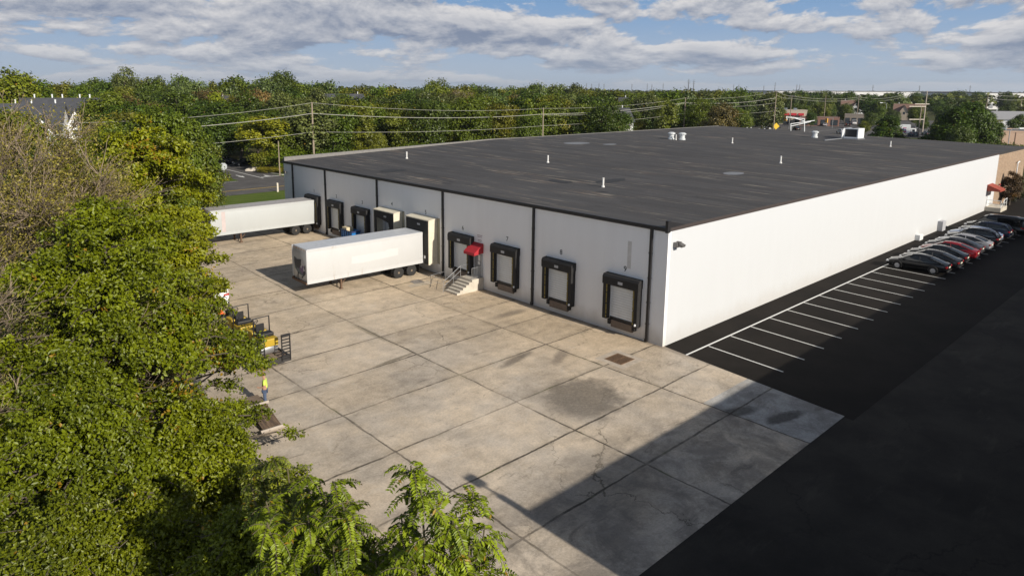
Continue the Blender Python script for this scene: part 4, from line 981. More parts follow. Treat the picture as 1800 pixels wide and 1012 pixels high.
def crown(g, H, Rr, z0, nl, nleaf, lsize, shape='round', lr=(0.2, 0.34), holes=0.25):
    Lc = lobes_in(g, nl, H, Rr, z0, shape)
    Lr = g.uniform(*lr, nl)*Rr
    w = Lr**2; idx = g.choice(nl, nleaf, p=w/w.sum())
    d = unit(g.normal(size=(nleaf, 3))); d[:, 2] = np.where(d[:, 2] < -0.35, -d[:, 2], d[:, 2])
    rad = (1-g.random(nleaf)**2*0.55)
    P = Lc[idx]+d*(Lr[idx]*rad)[:, None]*np.array([1.15, 1.15, 0.78])
    # ragged edge: a second small scatter in tufts
    P += g.normal(size=(nleaf, 3))*lsize*0.9
    cen = np.array([0, 0, z0+(H-z0)*0.45]); out = unit(P-cen)
    nr = d*0.9+out*0.45+np.array([0, -.15, 0.3])+g.normal(size=(nleaf, 3))*0.55
    keep = np.ones(nleaf, bool)
    k = np.sin(P[:, 0]*5.1/Rr*2+1)*np.sin(P[:, 1]*4.3/Rr*2+2)*np.sin(P[:, 2]*4.7/Rr*2)
    keep &= ~((k > 0.25) & (g.random(nleaf) < holes*3)); P, nr, idx = P[keep], nr[keep], idx[keep]
    tint = np.clip(g.random(nl)[idx]*0.45+g.random(len(P))*0.5, 0, 0.92); tint[g.random(len(P)) < 0.002] = 1
    return Lc, Lr, P, nr, tint
def limbs(g, H, Rr, z0, Lc, r0, n=9, lean=0.0):
    m = MB(); top = H*0.80
    pts = [(0, 0, -0.3)]
    for k in range(1, 7): pts.append((lean*k/6+g.normal()*0.03*Rr, g.normal()*0.03*Rr, top*k/6))
    m.tube(pts, [r0*1.25]+[r0*(1-0.145*k) for k in range(1, 7)], 8)
    for i in g.choice(len(Lc), min(n, len(Lc)), replace=False):
        c = Lc[i]; zb = max(z0*0.8, min(top*0.92, c[2]-0.5*np.hypot(c[0], c[1]))); f = zb/top
        a = np.array((lean*f, 0, zb)); mid = a*0.5+c*0.5+np.array((0, 0, 0.12*Rr))
        rr = r0*(1-0.8*f)*0.55+0.02
        m.tube([a, mid, c], [rr, rr*0.6, rr*0.2], 6)
    return m
def tree_proto(name, seed, H, Rr, z0, nl, nleaf, lsize, shape, r0, lr=(0.2, 0.34), holes=0.25, bark=None, quad=False):
    g = np.random.default_rng(seed)
    Lc, Lr, P, nr, tint = crown(g, H, Rr, z0, nl, nleaf, lsize, shape, lr, holes)
    V, F = leaves(P, nr, lsize*g.uniform(0.7, 1.35, len(P)), g, 0.75)
    me = np_mesh('crown', V, F, np.repeat(tint, 2), LEAF)
    tk = limbs(g, H, Rr, z0, Lc, r0).build('trunk', bark or BARK, None, smooth=60)
    tm = tk.data; bpy.data.objects.remove(tk)
    return (name, me, tm)
def plant(proto, label, loc, sc, rz, color, group, cat='tree'):
    name, cm, tm = proto
    T = thing(name, label, cat, tuple(loc), rz, group)
    T.scale = sc if isinstance(sc, tuple) else (sc, sc, sc)
    for n_, me in (('trunk', tm), ('crown', cm)):
        if me is None: continue
        o = bpy.data.objects.new(n_, me); C.objects.link(o); o.parent = T; o.color = (*color, 1)
    return T

# mid-distance prototypes (10 m tall, scaled where planted)
PR = {}
for i in range(4): PR['n%d' % i] = tree_proto('broadleaf_tree', 100+i, 10, 4.3+0.3*(i % 2), 1.2, 60, 13000, 0.33, 'round', 0.22)
PR['v0'] = tree_proto('broadleaf_tree', 120, 10, 3.8, 2.2, 44, 11000, 0.33, 'vase', 0.24)
PR['v1'] = tree_proto('broadleaf_tree', 121, 10, 3.4, 1.6, 40, 10000, 0.32, 'vase', 0.2, holes=0.4)
PR['c0'] = tree_proto('pine_tree', 130, 10, 3.0, 0.8, 60, 12000, 0.30, 'cone', 0.2, (0.16, 0.28))
PR['c1'] = tree_proto('pine_tree', 131, 10, 2.6, 1.2, 46, 10000, 0.30, 'cone', 0.2, (0.18, 0.3), 0.4)
PR['p0'] = tree_proto('open_crowned_tree', 140, 10, 3.6, 3.5, 18, 6500, 0.34, 'vase', 0.2, (0.2, 0.34), 0.35)
for i in range(4): PR['f%d' % i] = tree_proto('broadleaf_tree', 150+i, 10, 4.2+0.4*(i % 2), 0.8, 40, 4200, 0.56, 'round', 0.25)
PR['fc'] = tree_proto('pine_tree', 160, 10, 3.0, 0.8, 36, 3600, 0.5, 'cone', 0.2, (0.18, 0.3))
for i in range(3): PR['m%d' % i] = tree_proto('broadleaf_tree', 200+i, 10, 4.2, 1.0, 130, 42000, 0.19, ('round', 'vase', 'round')[i], 0.22, (0.13, 0.24), 0.3)
PR['b0'] = tree_proto('bush', 170, 2.6, 2.0, 0.1, 24, 4200, 0.17, 'round', 0.06)
# leafless crown
def bare_mesh(seed, H, Rr, depth, spread, r0, lean=(0, 0), up=0.55, minr=0.006, kids=(2, 4), n=4):
    g = np.random.default_rng(seed); m = MB(); tips = []
    def grow(p, d, L, r, lev):
        pts = [p]; q = np.array(p); dd = d.copy(); k = 4 if lev < 3 else 3
        for _ in range(k):
            dd = unit(dd+g.normal(size=3)*0.13+np.array((lean[0], lean[1], up*0.12))); q = q+dd*L/k; pts.append(q.copy())
        rs = [max(minr, r*(1-0.5*i/k)) for i in range(k+1)]
        m.tube(pts, rs, 6 if lev < 2 else (4 if lev < 4 else 3), caps=False)
        if lev >= depth: tips.append((q, dd)); return
        for c in range(g.integers(*kids)+ (1 if lev < 2 else 0)):
            j = g.integers(max(1, k-2), k+1); a = unit(dd+g.normal(size=3)*spread); a[2] = a[2]*0.8+up*0.25
            grow(pts[j], unit(a), L*g.uniform(0.62, 0.86), rs[j]*0.68, lev+1)
    grow(np.array((0., 0., -0.2)), unit(np.array((lean[0]*2, lean[1]*2, 1.0))), H*0.34, r0, 0)
    return m, tips
bm_, tips_ = bare_mesh(5, 10, 4, 6, 0.62, 0.2, minr=0.018)
o_ = bm_.build('trunk', PALEBARK, None, fix=False); BAREM = o_.data; bpy.data.objects.remove(o_)
g_ = np.random.default_rng(9); tp = np.array([t[0] for t in tips_]); tp = tp[g_.integers(0, len(tp), 2600)]+g_.normal(size=(2600, 3))*0.28
V, F = leaves(tp, g_.normal(size=(2600, 3))+np.array((0, 0, .4)), g_.uniform(.16, .3, 2600), g_, .6)
PR['dead'] = ('bare_tree', np_mesh('crown', V, F, np.repeat(g_.random(2600)*.9, 2), LEAF), BAREM)

# ---- the large trees in front on the left
def sprays(g, n, H, radf, z0, droop=0.25):
    """leafy branch ends: start point on the way out, end point at the crown's edge"""
    out = []
    while len(out) < n:
        z = g.uniform(z0, H)
        R0 = radf(z)
        if g.random() > (R0/radf(z0+.2*(H-z0)))**1.1+.08: continue
        a = g.uniform(0, 2*math.pi); f = g.uniform(.5, 1.06) if g.random() < .9 else g.uniform(.15, .5)
        if f > .5 and math.sin(4.3*a+z*2.1+1)*math.sin(2.6*z*5/H+2.2*a)+.35*math.sin(7*a-3*z) < .02 and g.random() < .85: continue
        r1 = R0*f*(1+.13*math.sin(3*a+z*1.9)); L = min(g.uniform(.9, 1.9), r1*.8+.3)
        d = np.array((math.cos(a), math.sin(a), -droop+.5*max(0, (z-z0)/(H-z0)-.45))); e = np.array((r1*math.cos(a), r1*math.sin(a), z)); out.append((e-unit(d)*L, e))
    return np.array(out)
def spray_leaves(g, SP, n, ls, wid=.42, thick=.15, orange=.012, hot=None):
    m = len(SP); K = 30; w = np.linalg.norm(SP[:, 1]-SP[:, 0], axis=1); tl = g.choice(m, m*K, p=w/w.sum()); nt = len(tl)
    t = g.random(nt)**.75; ax = unit(SP[tl, 1]-SP[tl, 0]); side = unit(np.cross(ax, np.array((0, 0, 1.0)))); upv = np.cross(side, ax)
    base = SP[tl, 0]+(SP[tl, 1]-SP[tl, 0])*t[:, None]
    ww = wid*(1.1-.75*np.abs(t-.45))*w[tl]/1.3
    tc = base+side*(g.normal(size=nt)*ww*.7)[:, None]+upv*(g.normal(size=nt)*thick)[:, None]
    k = g.integers(0, nt, n); P = tc[k]+g.normal(size=(n, 3))*np.array((1, 1, .75))*ls*.8
    nr = unit(upv[k])*.5+ax[k]*.3+np.array((.0, -.35, .25))+g.normal(size=(n, 3))*.75
    tint = np.clip(g.random(m)[tl[k]]*.38+g.random(nt)[k]*.25+g.random(n)*.30, 0, .92)
    tw = g.random(nt) < orange; tint[tw[k] & (g.random(n) < .7)] = 1
    for h in hot or ():
        q = np.linalg.norm(SP[:, 1]-np.array(h[:3]), axis=1) < h[3]; tint[q[tl[k]] & (g.random(n) < .28)] = 1
    return P, nr, tint
def spray_tree(name, label, P0, H, prof, z0, ns, n, ls, color, seed, orange=.012, hot=None, r0=.3, wid=.42, cat='tree', lean=(0, 0)):
    g = np.random.default_rng(seed); T = thing(name, label, cat, P0)
    zs, rs = zip(*prof); SP = sprays(g, ns, H, lambda z: float(np.interp(z, zs, rs)), z0)
    P, nr, tint = spray_leaves(g, SP, n, ls, wid, orange=orange, hot=hot)
    V, F = leaves(P, nr, ls*g.uniform(.5, 1.5, n), g, .62, .3)
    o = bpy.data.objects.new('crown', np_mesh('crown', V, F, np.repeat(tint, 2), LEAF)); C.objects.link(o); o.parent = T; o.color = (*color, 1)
    m = MB(); m.tube([(0, 0, -.3)]+[(g.normal()*.05, g.normal()*.05, H*.95*k/6) for k in range(1, 7)], [r0*1.2]+[r0*(1-.158*k) for k in range(1, 7)], 10)
    for a, e in SP:
        zb = max(z0*.8, min(H*.93, a[2]-.25*np.hypot(a[0], a[1]))); rr = .06*(1-.8*zb/H)+.012; c = np.array((0, 0, zb))
        m.tube([c, c*.5+a*.5+np.array((0, 0, .1)), a, e+unit(e-a)*g.uniform(0, .25)], [rr, rr*.7, rr*.5, .008], 5)
    m.build('trunk', BARK, T, smooth=60); return T
spray_tree('oak_tree', 'large green pyramidal oak with orange tinged leaves filling the left of the yard edge', (-29.3, 6.0, -.1), 11.5,
    [(0, 5.2), (1, 5.9), (2.5, 6.2), (3.6, 5.9), (4.6, 5.3), (5.5, 5.2), (7.2, 4.9), (8.6, 4.3), (9.8, 3.1), (10.8, 1.9), (11.7, .6)], .6, 520, 150000, .135, (0.108, 0.130, 0.004), 42, .009, ((2.2, -4.2, 4.4, 1.5), (-1.2, -4.8, 4.9, 1.2), (3.0, -3.4, 5.4, .9)), .34, .36)
def leafy_tree(name, label, P0, H, Rr, z0, nl, n, ls, color, seed, shape='round', hot=None, group=None, lr=(.16, .3), cat='tree', orange=0.01, r0=.2):
    g = np.random.default_rng(seed); T = thing(name, label, cat, P0, 0, group)
    Lc = lobes_in(g, nl, H, Rr, z0, shape); Lr = g.uniform(*lr, nl)*Rr
    K = 24; nt = nl*K; tl = np.repeat(np.arange(nl), K); dd = unit(g.normal(size=(nt, 3))); dd[:, 2] = np.where(dd[:, 2] < -.5, -dd[:, 2], dd[:, 2])
    tc = Lc[tl]+dd*(Lr[tl]*g.uniform(.55, 1.05, nt))[:, None]*np.array([1.15, 1.15, .8])
    k = g.integers(0, nt, n); P = tc[k]+g.normal(size=(n, 3))*ls*.85
    out = unit(P-np.array([0, 0, z0+(H-z0)*.4])); nr = dd[k]*.35+out*.35+np.array([0, 0, .7])+g.normal(size=(n, 3))*.55
    tint = np.clip(g.random(nl)[tl[k]]*.4+g.random(nt)[k]*.25+g.random(n)*.28, 0, .92); tw = g.random(nt) < orange; tint[tw[k]] = 1
    if hot is not None: h = np.linalg.norm(Lc-np.array(hot[:3]), axis=1) < hot[3]; tint[h[tl[k]] & (g.random(n) < .5)] = 1
    V, F = leaves(P, nr, ls*g.uniform(.7, 1.3, n), g, .7, .3)
    o = bpy.data.objects.new('crown', np_mesh('crown', V, F, np.repeat(tint, 2), LEAF)); C.objects.link(o); o.parent = T; o.color = (*color, 1)
    m = limbs(g, H, Rr, z0, Lc, r0, min(nl, 40)); m.build('trunk', BARK, T, smooth=60)
    return T
def spot(px, depth, z=None):
    q = at(px, 400, depth); y = float(q[1]); return (float(q[0]), y, (zg(y) if z is None else z)-0.05)
spray_tree('maple_tree', 'bright yellow-green maple with a golden patch, behind the oak', spot(262, 52), 13.4, [(0, 2.5), (2, 4.4), (6, 5.1), (9, 4.5), (11.5, 3.1), (13.5, .8)], .8, 240, 62000, .235, (0.150, 0.165, 0.005), 61, .02, ((.3, -2.2, 11.0, 1.5),), .28, .5)
spray_tree('maple_tree', 'mid-green maple between the oak and the golden maple, lower on the yard edge', spot(305, 45), 8.0, [(0, 2.2), (2, 3.4), (5, 3.1), (7, 1.9), (8, .5)], .5, 130, 32000, .21, (0.145, 0.155, 0.005), 62, .015, None, .2, .5)
spray_tree('oak_tree', 'lower green oak in the bottom left corner, in front of the pyramidal oak', spot(110, 22), 6.8, [(0, 3.6), (2, 4.3), (4, 3.8), (6, 2.2), (7, .5)], .4, 300, 90000, .125, (0.098, 0.12, 0.005), 63, .008, None, .24)
spray_tree('oak_tree', 'small green oak below the pyramidal oak beside the brown trailer deck', spot(300, 22.5), 5.2, [(0, 2.3), (2, 2.7), (4, 1.8), (5.3, .4)], .3, 150, 42000, .12, (0.125, 0.145, 0.005), 64, .008, None, .16)
spray_tree('thicket_bush', 'tangled dark green bush at the very bottom left of the view', spot(60, 17.5), 4.6, [(0, 2.4), (2, 2.7), (4, 1.6), (4.8, .4)], .2, 160, 42000, .11, (0.10, 0.118, 0.006), 65, .008, None, .1, cat='bush')
spray_tree('thicket_bush', 'small-leaved bush between the oaks and the sumacs at the yard edge', spot(455, 19.5), 4.9, [(0, 1.3), (2, 1.5), (4, 1.0), (5, .3)], .2, 70, 17000, .10, (0.14, 0.155, 0.012), 66, .01, None, .08, .35, cat='bush')
spray_tree('thicket_bush', 'mid-sized bush in front of the lower oak, left of the sumac clumps', spot(215, 18.5), 4.4, [(0, 2.0), (2, 2.3), (3.6, 1.4), (4.6, .3)], .2, 140, 36000, .11, (0.12, 0.138, 0.006), 67, .008, None, .1, cat='bush')

def hero_bare():
    P0 = spot(-150, 34); T = thing('bare_tree', 'nearly leafless brown tree with sweeping grey twigs at the left edge', 'tree', P0)
    m, tips = bare_mesh(21, 16.2, 7, 7, .50, .34, lean=(0.065, -0.035), up=0.55, minr=.014, kids=(2, 5)); m.build('trunk', plain('grey_brown_twigs', (0.235, 0.18, 0.125), .9, 0, .5, 2.0), T, fix=False)
    g = np.random.default_rng(22); tp = np.array([t[0] for t in tips]); n = 26000; P = tp[g.integers(0, len(tp), n)]+g.normal(size=(n, 3))*.22
    V, F = leaves(P, g.normal(size=(n, 3))+np.array((0, 0, .5)), g.uniform(.08, .16, n), g, .6)
    o = bpy.data.objects.new('crown', np_mesh('crown', V, F, np.repeat(g.random(n)*.93, 2), LEAF)); C.objects.link(o); o.parent = T; o.color = (0.19, 0.165, 0.04, 1)
hero_bare()
def small_bare():
    P0 = spot(-45, 24); T = thing('bare_tree', 'smaller leafless grey tree low at the left edge, below the sweeping one', 'tree', P0)
    m, tips = bare_mesh(33, 11.8, 5, 7, .55, .2, lean=(0.05, -0.02), up=0.5, minr=.010, kids=(2, 5)); m.build('trunk', MATS['grey_brown_twigs'], T, fix=False)
    g = np.random.default_rng(34); tp = np.array([t[0] for t in tips]); n = 5000; P = tp[g.integers(0, len(tp), n)]+g.normal(size=(n, 3))*.2
    V, F = leaves(P, g.normal(size=(n, 3))+np.array((0, 0, .5)), g.uniform(.08, .15, n), g, .6)
    o = bpy.data.objects.new('crown', np_mesh('crown', V, F, np.repeat(g.random(n)*.93, 2), LEAF)); C.objects.link(o); o.parent = T; o.color = (0.16, 0.15, 0.04, 1)
small_bare()

# ---- sumacs with feather leaves near the camera
def sumac(label, P0, stems, seed, nfr, frL=0.62, color=(0.155, 0.20, 0.012)):
    g = np.random.default_rng(seed); T = thing('sumac_tree', label, 'tree', P0, 0, None)
    pos = []; nrm = []; al = []; sz = []; tn = []; m = MB()
    for (tx, ty, tz) in stems:
        tip = np.array((tx, ty, tz)); base = np.array((tx*.15, ty*.15, min(tz*.35, tz-1.2)))
        mid = base*.5+tip*.5+np.array((tx*.12, ty*.12, -.05)); m.tube([(0, 0, -.2), base, mid, tip], [.07, .05, .032, .015], 6)
        for _ in range(nfr):
            a = g.uniform(0, 2*math.pi); el = g.uniform(-.15, .95); L = frL*g.uniform(.45, 1.25); o = mid+(tip-mid)*g.uniform(max(0., 1-.6/np.linalg.norm(tip-mid)), 1)
            d = np.array((math.cos(a)*math.cos(el), math.sin(a)*math.cos(el), math.sin(el))); N = g.integers(11, 15); pts = [o]; q = o.copy(); tt = g.random()
            for s_ in range(N):
                d = unit(d+np.array((g.normal()*.05, g.normal()*.05, -.13))); q = q+d*L/N; pts.append(q.copy())
                side = unit(np.cross(d, (0, 0, 1.0))); upn = unit(np.cross(side, d))
                if s_ < 1: continue
                for sg_ in (-1, 1):
                    l = .15*(1-.55*abs(s_/N-.45))*frL/.62; dir_ = unit(side*sg_+d*.35+np.array((0, 0, -.30)))
                    pos.append(q+dir_*l*.5); nrm.append(upn+g.normal(size=3)*.28); al.append(dir_); sz.append(l); tn.append(min(.92, tt*.62+g.random()*.32))
            m.tube(pts[::3]+[pts[-1]], .006, 3, caps=False)
    pos = np.array(pos); V, F = leaves(pos, np.array(nrm), np.array(sz), g, .40, .15, np.array(al)); tn = np.array(tn); tn[g.random(len(tn)) < .02] = 1
    o = bpy.data.objects.new('crown', np_mesh('crown', V, F, np.repeat(tn, 2), LEAF)); C.objects.link(o); o.parent = T; o.color = (*color, 1)
    m.build('trunk', plain('green_brown_stem', (0.13, 0.11, 0.06), .8), T)
def stems_at(P0, pts):
    """stem tips surveyed off the photo: (px, py, depth)"""
    return [tuple(at(px, py, d)-np.array(P0)) for px, py, d in pts]
P0 = spot(775, 12.6, 0)
sumac('sumac sapling standing alone at the bottom with drooping feather leaves', P0, stems_at(P0, [(722, 818, 12.6), (740, 860, 12.2), (705, 905, 12.9), (770, 890, 12.6), (832, 862, 12.9), (796, 915, 12.2), (745, 945, 12.0), (852, 925, 12.6), (690, 955, 12.6), (868, 975, 12.8), (660, 985, 12.7), (720, 965, 12.3), (775, 960, 12.2), (825, 960, 12.1), (800, 985, 12.0), (730, 1000, 11.8), (770, 1030, 12.4), (850, 1040, 12.2), (680, 1030, 12.4), (880, 1040, 13.0)]), 71, 17, .58)
P0 = spot(570, 13.4, 0); gs = np.random.default_rng(3)
sumac('broad sumac clump left of the lone sapling, its upper leaves yellowish', P0, stems_at(P0, [(float(px), float(py), float(d)) for px, py, d in zip(gs.uniform(450, 660, 36), np.concatenate([gs.uniform(860, 930, 12), gs.uniform(920, 1060, 24)]), gs.uniform(12.4, 14.4, 36))]+[(585, 845, 13.4), (540, 835, 13.8), (610, 880, 13)]), 72, 18, .56, (0.14, 0.18, 0.011))
spray_tree('thicket_bush', 'leafy mid-green bush at the bottom between the lower oak and the sumac clump', spot(385, 16.2), 5.2, [(0, 1.6), (2, 2.0), (4, 1.5), (5.4, .3)], .2, 130, 42000, .10, (0.125, 0.148, 0.009), 68, .006, None, .1, .38, cat='bush')
P0 = spot(520, 15.5, 0)
sumac('small sumac rising behind the broad clump, near the trailer deck', P0, stems_at(P0, [(480, 800, 15.5), (505, 820, 15.5), (455, 815, 15.8), (525, 850, 15.2), (440, 850, 15.5), (490, 860, 15.2), (560, 870, 15)]), 74, 15, .48, (0.13, 0.155, 0.02))
# ---------------------------------------------------------------- men and machines at the yard edge
def skin_obj(name, joints, bones, mat, parent, sub=1):
    me = bpy.data.meshes.new(name); me.from_pydata([j[0] for j in joints], bones, []); me.materials.append(mat)
    o = bpy.data.objects.new(name, me); C.objects.link(o); o.parent = parent
    o.modifiers.new('skin', 'SKIN'); s = o.modifiers.new('sub', 'SUBSURF'); s.levels = sub; s.render_levels = sub
    if not me.skin_vertices: 
        bm = bmesh.new(); bm.from_mesh(me); bm.verts.layers.skin.verify(); bm.to_mesh(me); bm.free()
    for i, j in enumerate(joints):
        sv = me.skin_vertices[0].data[i]; r = j[1]; sv.radius = (r, r) if not isinstance(r, tuple) else r; sv.use_root = (i == 0)
    for p in me.polygons: p.use_smooth = True
    return o
SKIN = plain('skin', (0.42, 0.24, 0.16), 0.6, 0, 0.1); HIVIS = plain('lime_hi_vis_cloth', (0.62, 0.80, 0.12), 0.8, 0, 0.2, 6); JEANS = plain('blue_denim', (0.07, 0.10, 0.17), 0.85, 0, 0.3, 6); HAIR = plain('dark_hair', (0.03, 0.022, 0.016), 0.8); BOOT = plain('work_boot', (0.10, 0.06, 0.03), 0.8)
def worker(label, loc, rz):
    T = thing('person', label, 'person', loc, rz)
    # faces +Y; left arm hangs, right forearm bent forward
    J = [((0, 0, .95), .13), ((0, -.01, 1.15), .13), ((0, -.02, 1.38), .14), ((0, 0, 1.50), .06), ((0, .015, 1.58), (.075, .085)), ((0, .02, 1.68), (.085, .10)), ((0, .015, 1.76), (.06, .07)),
         ((.19, -.02, 1.42), .055), ((.25, -.03, 1.16), .045), ((.24, .07, .92), .033), ((.235, .11, .85), .038), ((.23, .14, .78), (.022, .035)),
         ((-.19, -.02, 1.42), .055), ((-.26, .0, 1.16), .045), ((-.18, .22, 1.10), .033), ((-.15, .29, 1.11), .038), ((-.13, .36, 1.12), (.022, .035)),
         ((.10, 0, .88), .095), ((.115, .03, .50), .065), ((.12, -.01, .10), .045), ((.125, .12, .05), .045),
         ((-.10, 0, .88), .095), ((-.12, .0, .50), .065), ((-.13, -.05, .10), .045), ((-.135, .08, .05), .045),
         ((0, .125, 1.655), .018)]
    B = [(0,1),(1,2),(2,3),(3,4),(4,5),(5,6),(2,7),(7,8),(8,9),(9,10),(10,11),(2,12),(12,13),(13,14),(14,15),(15,16),(0,17),(17,18),(18,19),(19,20),(0,21),(21,22),(22,23),(23,24),(5,25)]
    skin_obj('body', J, B, SKIN, T)
    S = [((0, 0, .90), .155), ((0, -.01, 1.12), .15), ((0, -.02, 1.36), .165), ((0, -.01, 1.46), .085), ((.20, -.02, 1.42), .075), ((.25, -.03, 1.22), .07), ((-.20, -.02, 1.42), .075), ((-.255, -.01, 1.22), .07)]
    skin_obj('shirt', S, [(0,1),(1,2),(2,3),(2,4),(4,5),(2,6),(6,7)], HIVIS, T)
    Q = [((0, 0, .93), .145), ((.10, 0, .86), .11), ((.115, .03, .50), .082), ((.12, -.01, .08), .07), ((-.10, 0, .86), .11), ((-.12, 0, .50), .082), ((-.13, -.05, .08), .07)]
    skin_obj('trousers', Q, [(0,1),(1,2),(2,3),(0,4),(4,5),(5,6)], JEANS, T)
    h = MB().lathe([(.10, 0), (.105, .04), (.09, .09), (.05, .125), (.01, .135)], (0, .0, 1.685), 12); h.build('hair', HAIR, T, smooth=60)
    for s_ in (-1, 1):
        MB().bbox(s_*.128-.05, s_*.128+.05, -.10 if s_ > 0 else -.14, .19 if s_ > 0 else .15, 0, .10, .03).build('boot', BOOT, T)
        MB().lathe([(.012, 0), (.012, .006)], (s_*.035, .118, 1.695), 6).build('eye', BLACK, T)
    return T
p_ = gnd(467, 714, 0.0)
worker('person in a lime hi-vis shirt and jeans standing by the brown deck', (p_[0], p_[1], 0.004), R(60))

def wheel_simple(m, x, y, r, w):
    k = len(m.v); m.lathe([(r*.55, -w), (r*.93, -w), (r, -w*.6), (r, w*.6), (r*.93, w), (r*.55, w)], n=18); m.xform(Matrix.Translation((x, y, r)) @ Matrix.Rotation(R(90), 4, 'Y'), k)
ET = thing('equipment_trailer', 'low flatbed trailer with raised black ladder ramps, loaded with yellow machines', 'trailer', (-19.95, 12.6, zg(13)))
MB().box(-0.98, 0.98, 0.0, 8.5, 0.56, 0.64).build('deck', WOOD, ET)
m = MB()
for s_ in (-1, 1): m.box(s_*1.03-.05, s_*1.03+.05, -0.1, 8.6, 0.44, 0.70)
for k in range(8): m.box(-0.98, 0.98, 0.1+k*1.1, 0.18+k*1.1, 0.44, 0.555)
m.box(-1.08, 1.08, -0.22, -0.10, 0.40, 0.70); m.tube([(0.9, 8.5, .5), (0, 10.2, .5), (-.9, 8.5, .5)], .05, 6)
m.build('frame', DARKSTEEL, ET)
for s_, (a, b) in ((1, (0.52, 1.02)), (-1, (-1.02, -0.52))):
    rp = MB()
    for x in (a, b): rp.box(x-.03, x+.03, -0.30, -0.24, 0.5, 2.0)
    for k in range(8): rp.box(a, b, -0.30, -0.25, 0.58+k*.19, 0.64+k*.19)
    rp.box(a-.02, b+.02, -0.34, -0.22, 1.94, 2.06); rp.tube([((a+b)/2, -.27, .62), ((a+b)/2+.1, .5, .66)], .02, 5)
    rp.build('ramp', BLACK, ET)
for s_ in (-1, 1):
    for yy in (3.6, 4.5):
        w_ = MB(); wheel_simple(w_, s_*1.22, yy, .36, .12); w_.build('wheel', TYRE, ET, smooth=40)
    MB().box(s_*1.22-.16, s_*1.22+.16, 3.1, 5.0, .78, .82).build('mudguard', DARKSTEEL, ET)
def roller(name, label, loc, rz):
    T = thing(name, label, 'road roller', loc, rz)
    for yy in (-.75, .75):
        d = MB(); d.lathe([(.05, -.5), (.36, -.5), (.37, -.48), (.37, .48), (.36, .5), (.05, .5)], n=24); d.xform(Matrix.Translation((0, yy, .37)) @ Matrix.Rotation(R(90), 4, 'Y')); d.build('drum', STEEL, T, smooth=40)
    b = MB().bbox(-.50, .50, -1.15, -.2, .55, 1.12, .06).bbox(-.52, .52, .2, 1.2, .55, 1.02, .06).bbox(-.35, .35, -.25, .25, .35, .7, .04); b.build('body', YELLOW, T)
    MB().bbox(-.45, .45, .25, .8, 1.021, 1.25, .05).build('engine', BLACK, T)
    s = MB().bbox(-.25, .25, -.55, -.15, 1.121, 1.22, .03).bbox(-.25, .25, -.15, -.05, 1.121, 1.6, .03); s.build('seat', RUBBER, T)
    pts = [(.2*math.cos(a), -.85+.08*math.sin(a), 1.52+.18*math.sin(a)) for a in [k*math.pi/8 for k in range(17)]]
    MB().tube(pts, .02, 5, caps=False).tube([(0, -.95, 1.12), (0, -.85, 1.52)], .025, 6).tube([(-.2, -.85, 1.52), (.2, -.85, 1.52)], .015, 5).build('steering_wheel', BLACK, T)
    MB().tube([(-.48, .12, .9), (-.48, .12, 2.05), (.48, .12, 2.05), (.48, .12, .9)], .045, 6).build('roll_bar', BLACK, T)
    mk_ = MB().tube([(-.526, -.95+.0, .95), (-.526, -.85, .75), (-.526, -.78, .9), (-.526, -.70, .75), (-.526, -.6, .95)], .025, 4); mk_.build('red_mark', RED_AWN, T)
    MB().lathe([(.03, 1.25), (.03, 1.5)], (.3, .6, 0), 8).build('exhaust_pipe', BLACK, T)
    return T
roller('road_roller', 'yellow road roller with a steering wheel and black roll bar, nearest the ladder ramps', (-19.75, 14.35, zg(14)+.645), R(180))
roller('road_roller', 'yellow road roller behind the first one, further from the ladder ramps', (-19.75, 17.3, zg(17)+.645), R(178))
MP = thing('machine_pallet', 'black engine and plate compactors strapped together at the trailer front', 'machine', (-19.6, 19.9, zg(20)+.645))
m = MB().bbox(-.6, .6, -.5, .5, 0, .15, .02).bbox(-.5, -.05, -.4, .3, .15, .75, .04).bbox(.05, .5, -.3, .4, .15, .95, .04).tube([(-.3, .3, .5), (-.3, .7, 1.2), (.1, .7, 1.2)], .03, 6).tube([(.3, .3, .9), (.3, .3, 1.5)], .05, 6); m.build('engine_block', DARKSTEEL, MP)
MB().bbox(.1, .55, -.45, -.31, .2, .7, .03).build('cover', RED_AWN, MP)
# pale work truck and cone
WT = car('van', 'white work van with its rear to the yard, half hidden by the oak', (0.75, 0.76, 0.76), (-18.6, 27.6, zg(27.6)), R(4), 'work vehicles', 'van')
del WT['group']
cn = thing('traffic_cone', 'orange traffic cone behind the white work van', 'cone', (-18.35, 24.2, zg(24)))
MB().bbox(-.2, .2, -.2, .2, 0, .04, .01).lathe([(.14, .04), (.03, .72)], n=14).build('cone', plain('orange_plastic', (0.75, 0.14, 0.02), .5), cn)
MB().lathe([(.095, .32), (.072, .46)], n=14).build('band', PAPER, cn)
# second trailer: tilted brown deck
UT = thing('tilt_trailer', 'small trailer with a worn brown plank deck sloping down to the yard', 'trailer', (0, 0, 0))
q = [gnd(436, 716, .55), gnd(467, 707, .55), gnd(496, 748, .16), gnd(464, 758, .16)]
m = MB(); v = [tuple(a) for a in q]+[tuple(a-np.array((0, 0, .07))) for a in q]
m.add(v, [(0,1,2,3),(7,6,5,4),(0,4,5,1),(1,5,6,2),(2,6,7,3),(3,7,4,0)]); 
def mat_deck():
    t = NT('worn_planks'); p = t.obj(); x, y, z = t.xyz(p)
    n = t.noise(t.scale(p, (7, 0.6, 1)), 1.5, 6, .7); c = t.mix(t.step(n, .35, .65), (.075, .05, .036), (.20, .135, .085))
    k = t.m('ABSOLUTE', t.m('SUBTRACT', t.m('FRACT', t.m('MULTIPLY', x, 5.0)), .5)); c = t.mix(t.step(k, .44, .5), c, (.02, .015, .012)); return t.end(c, .9)
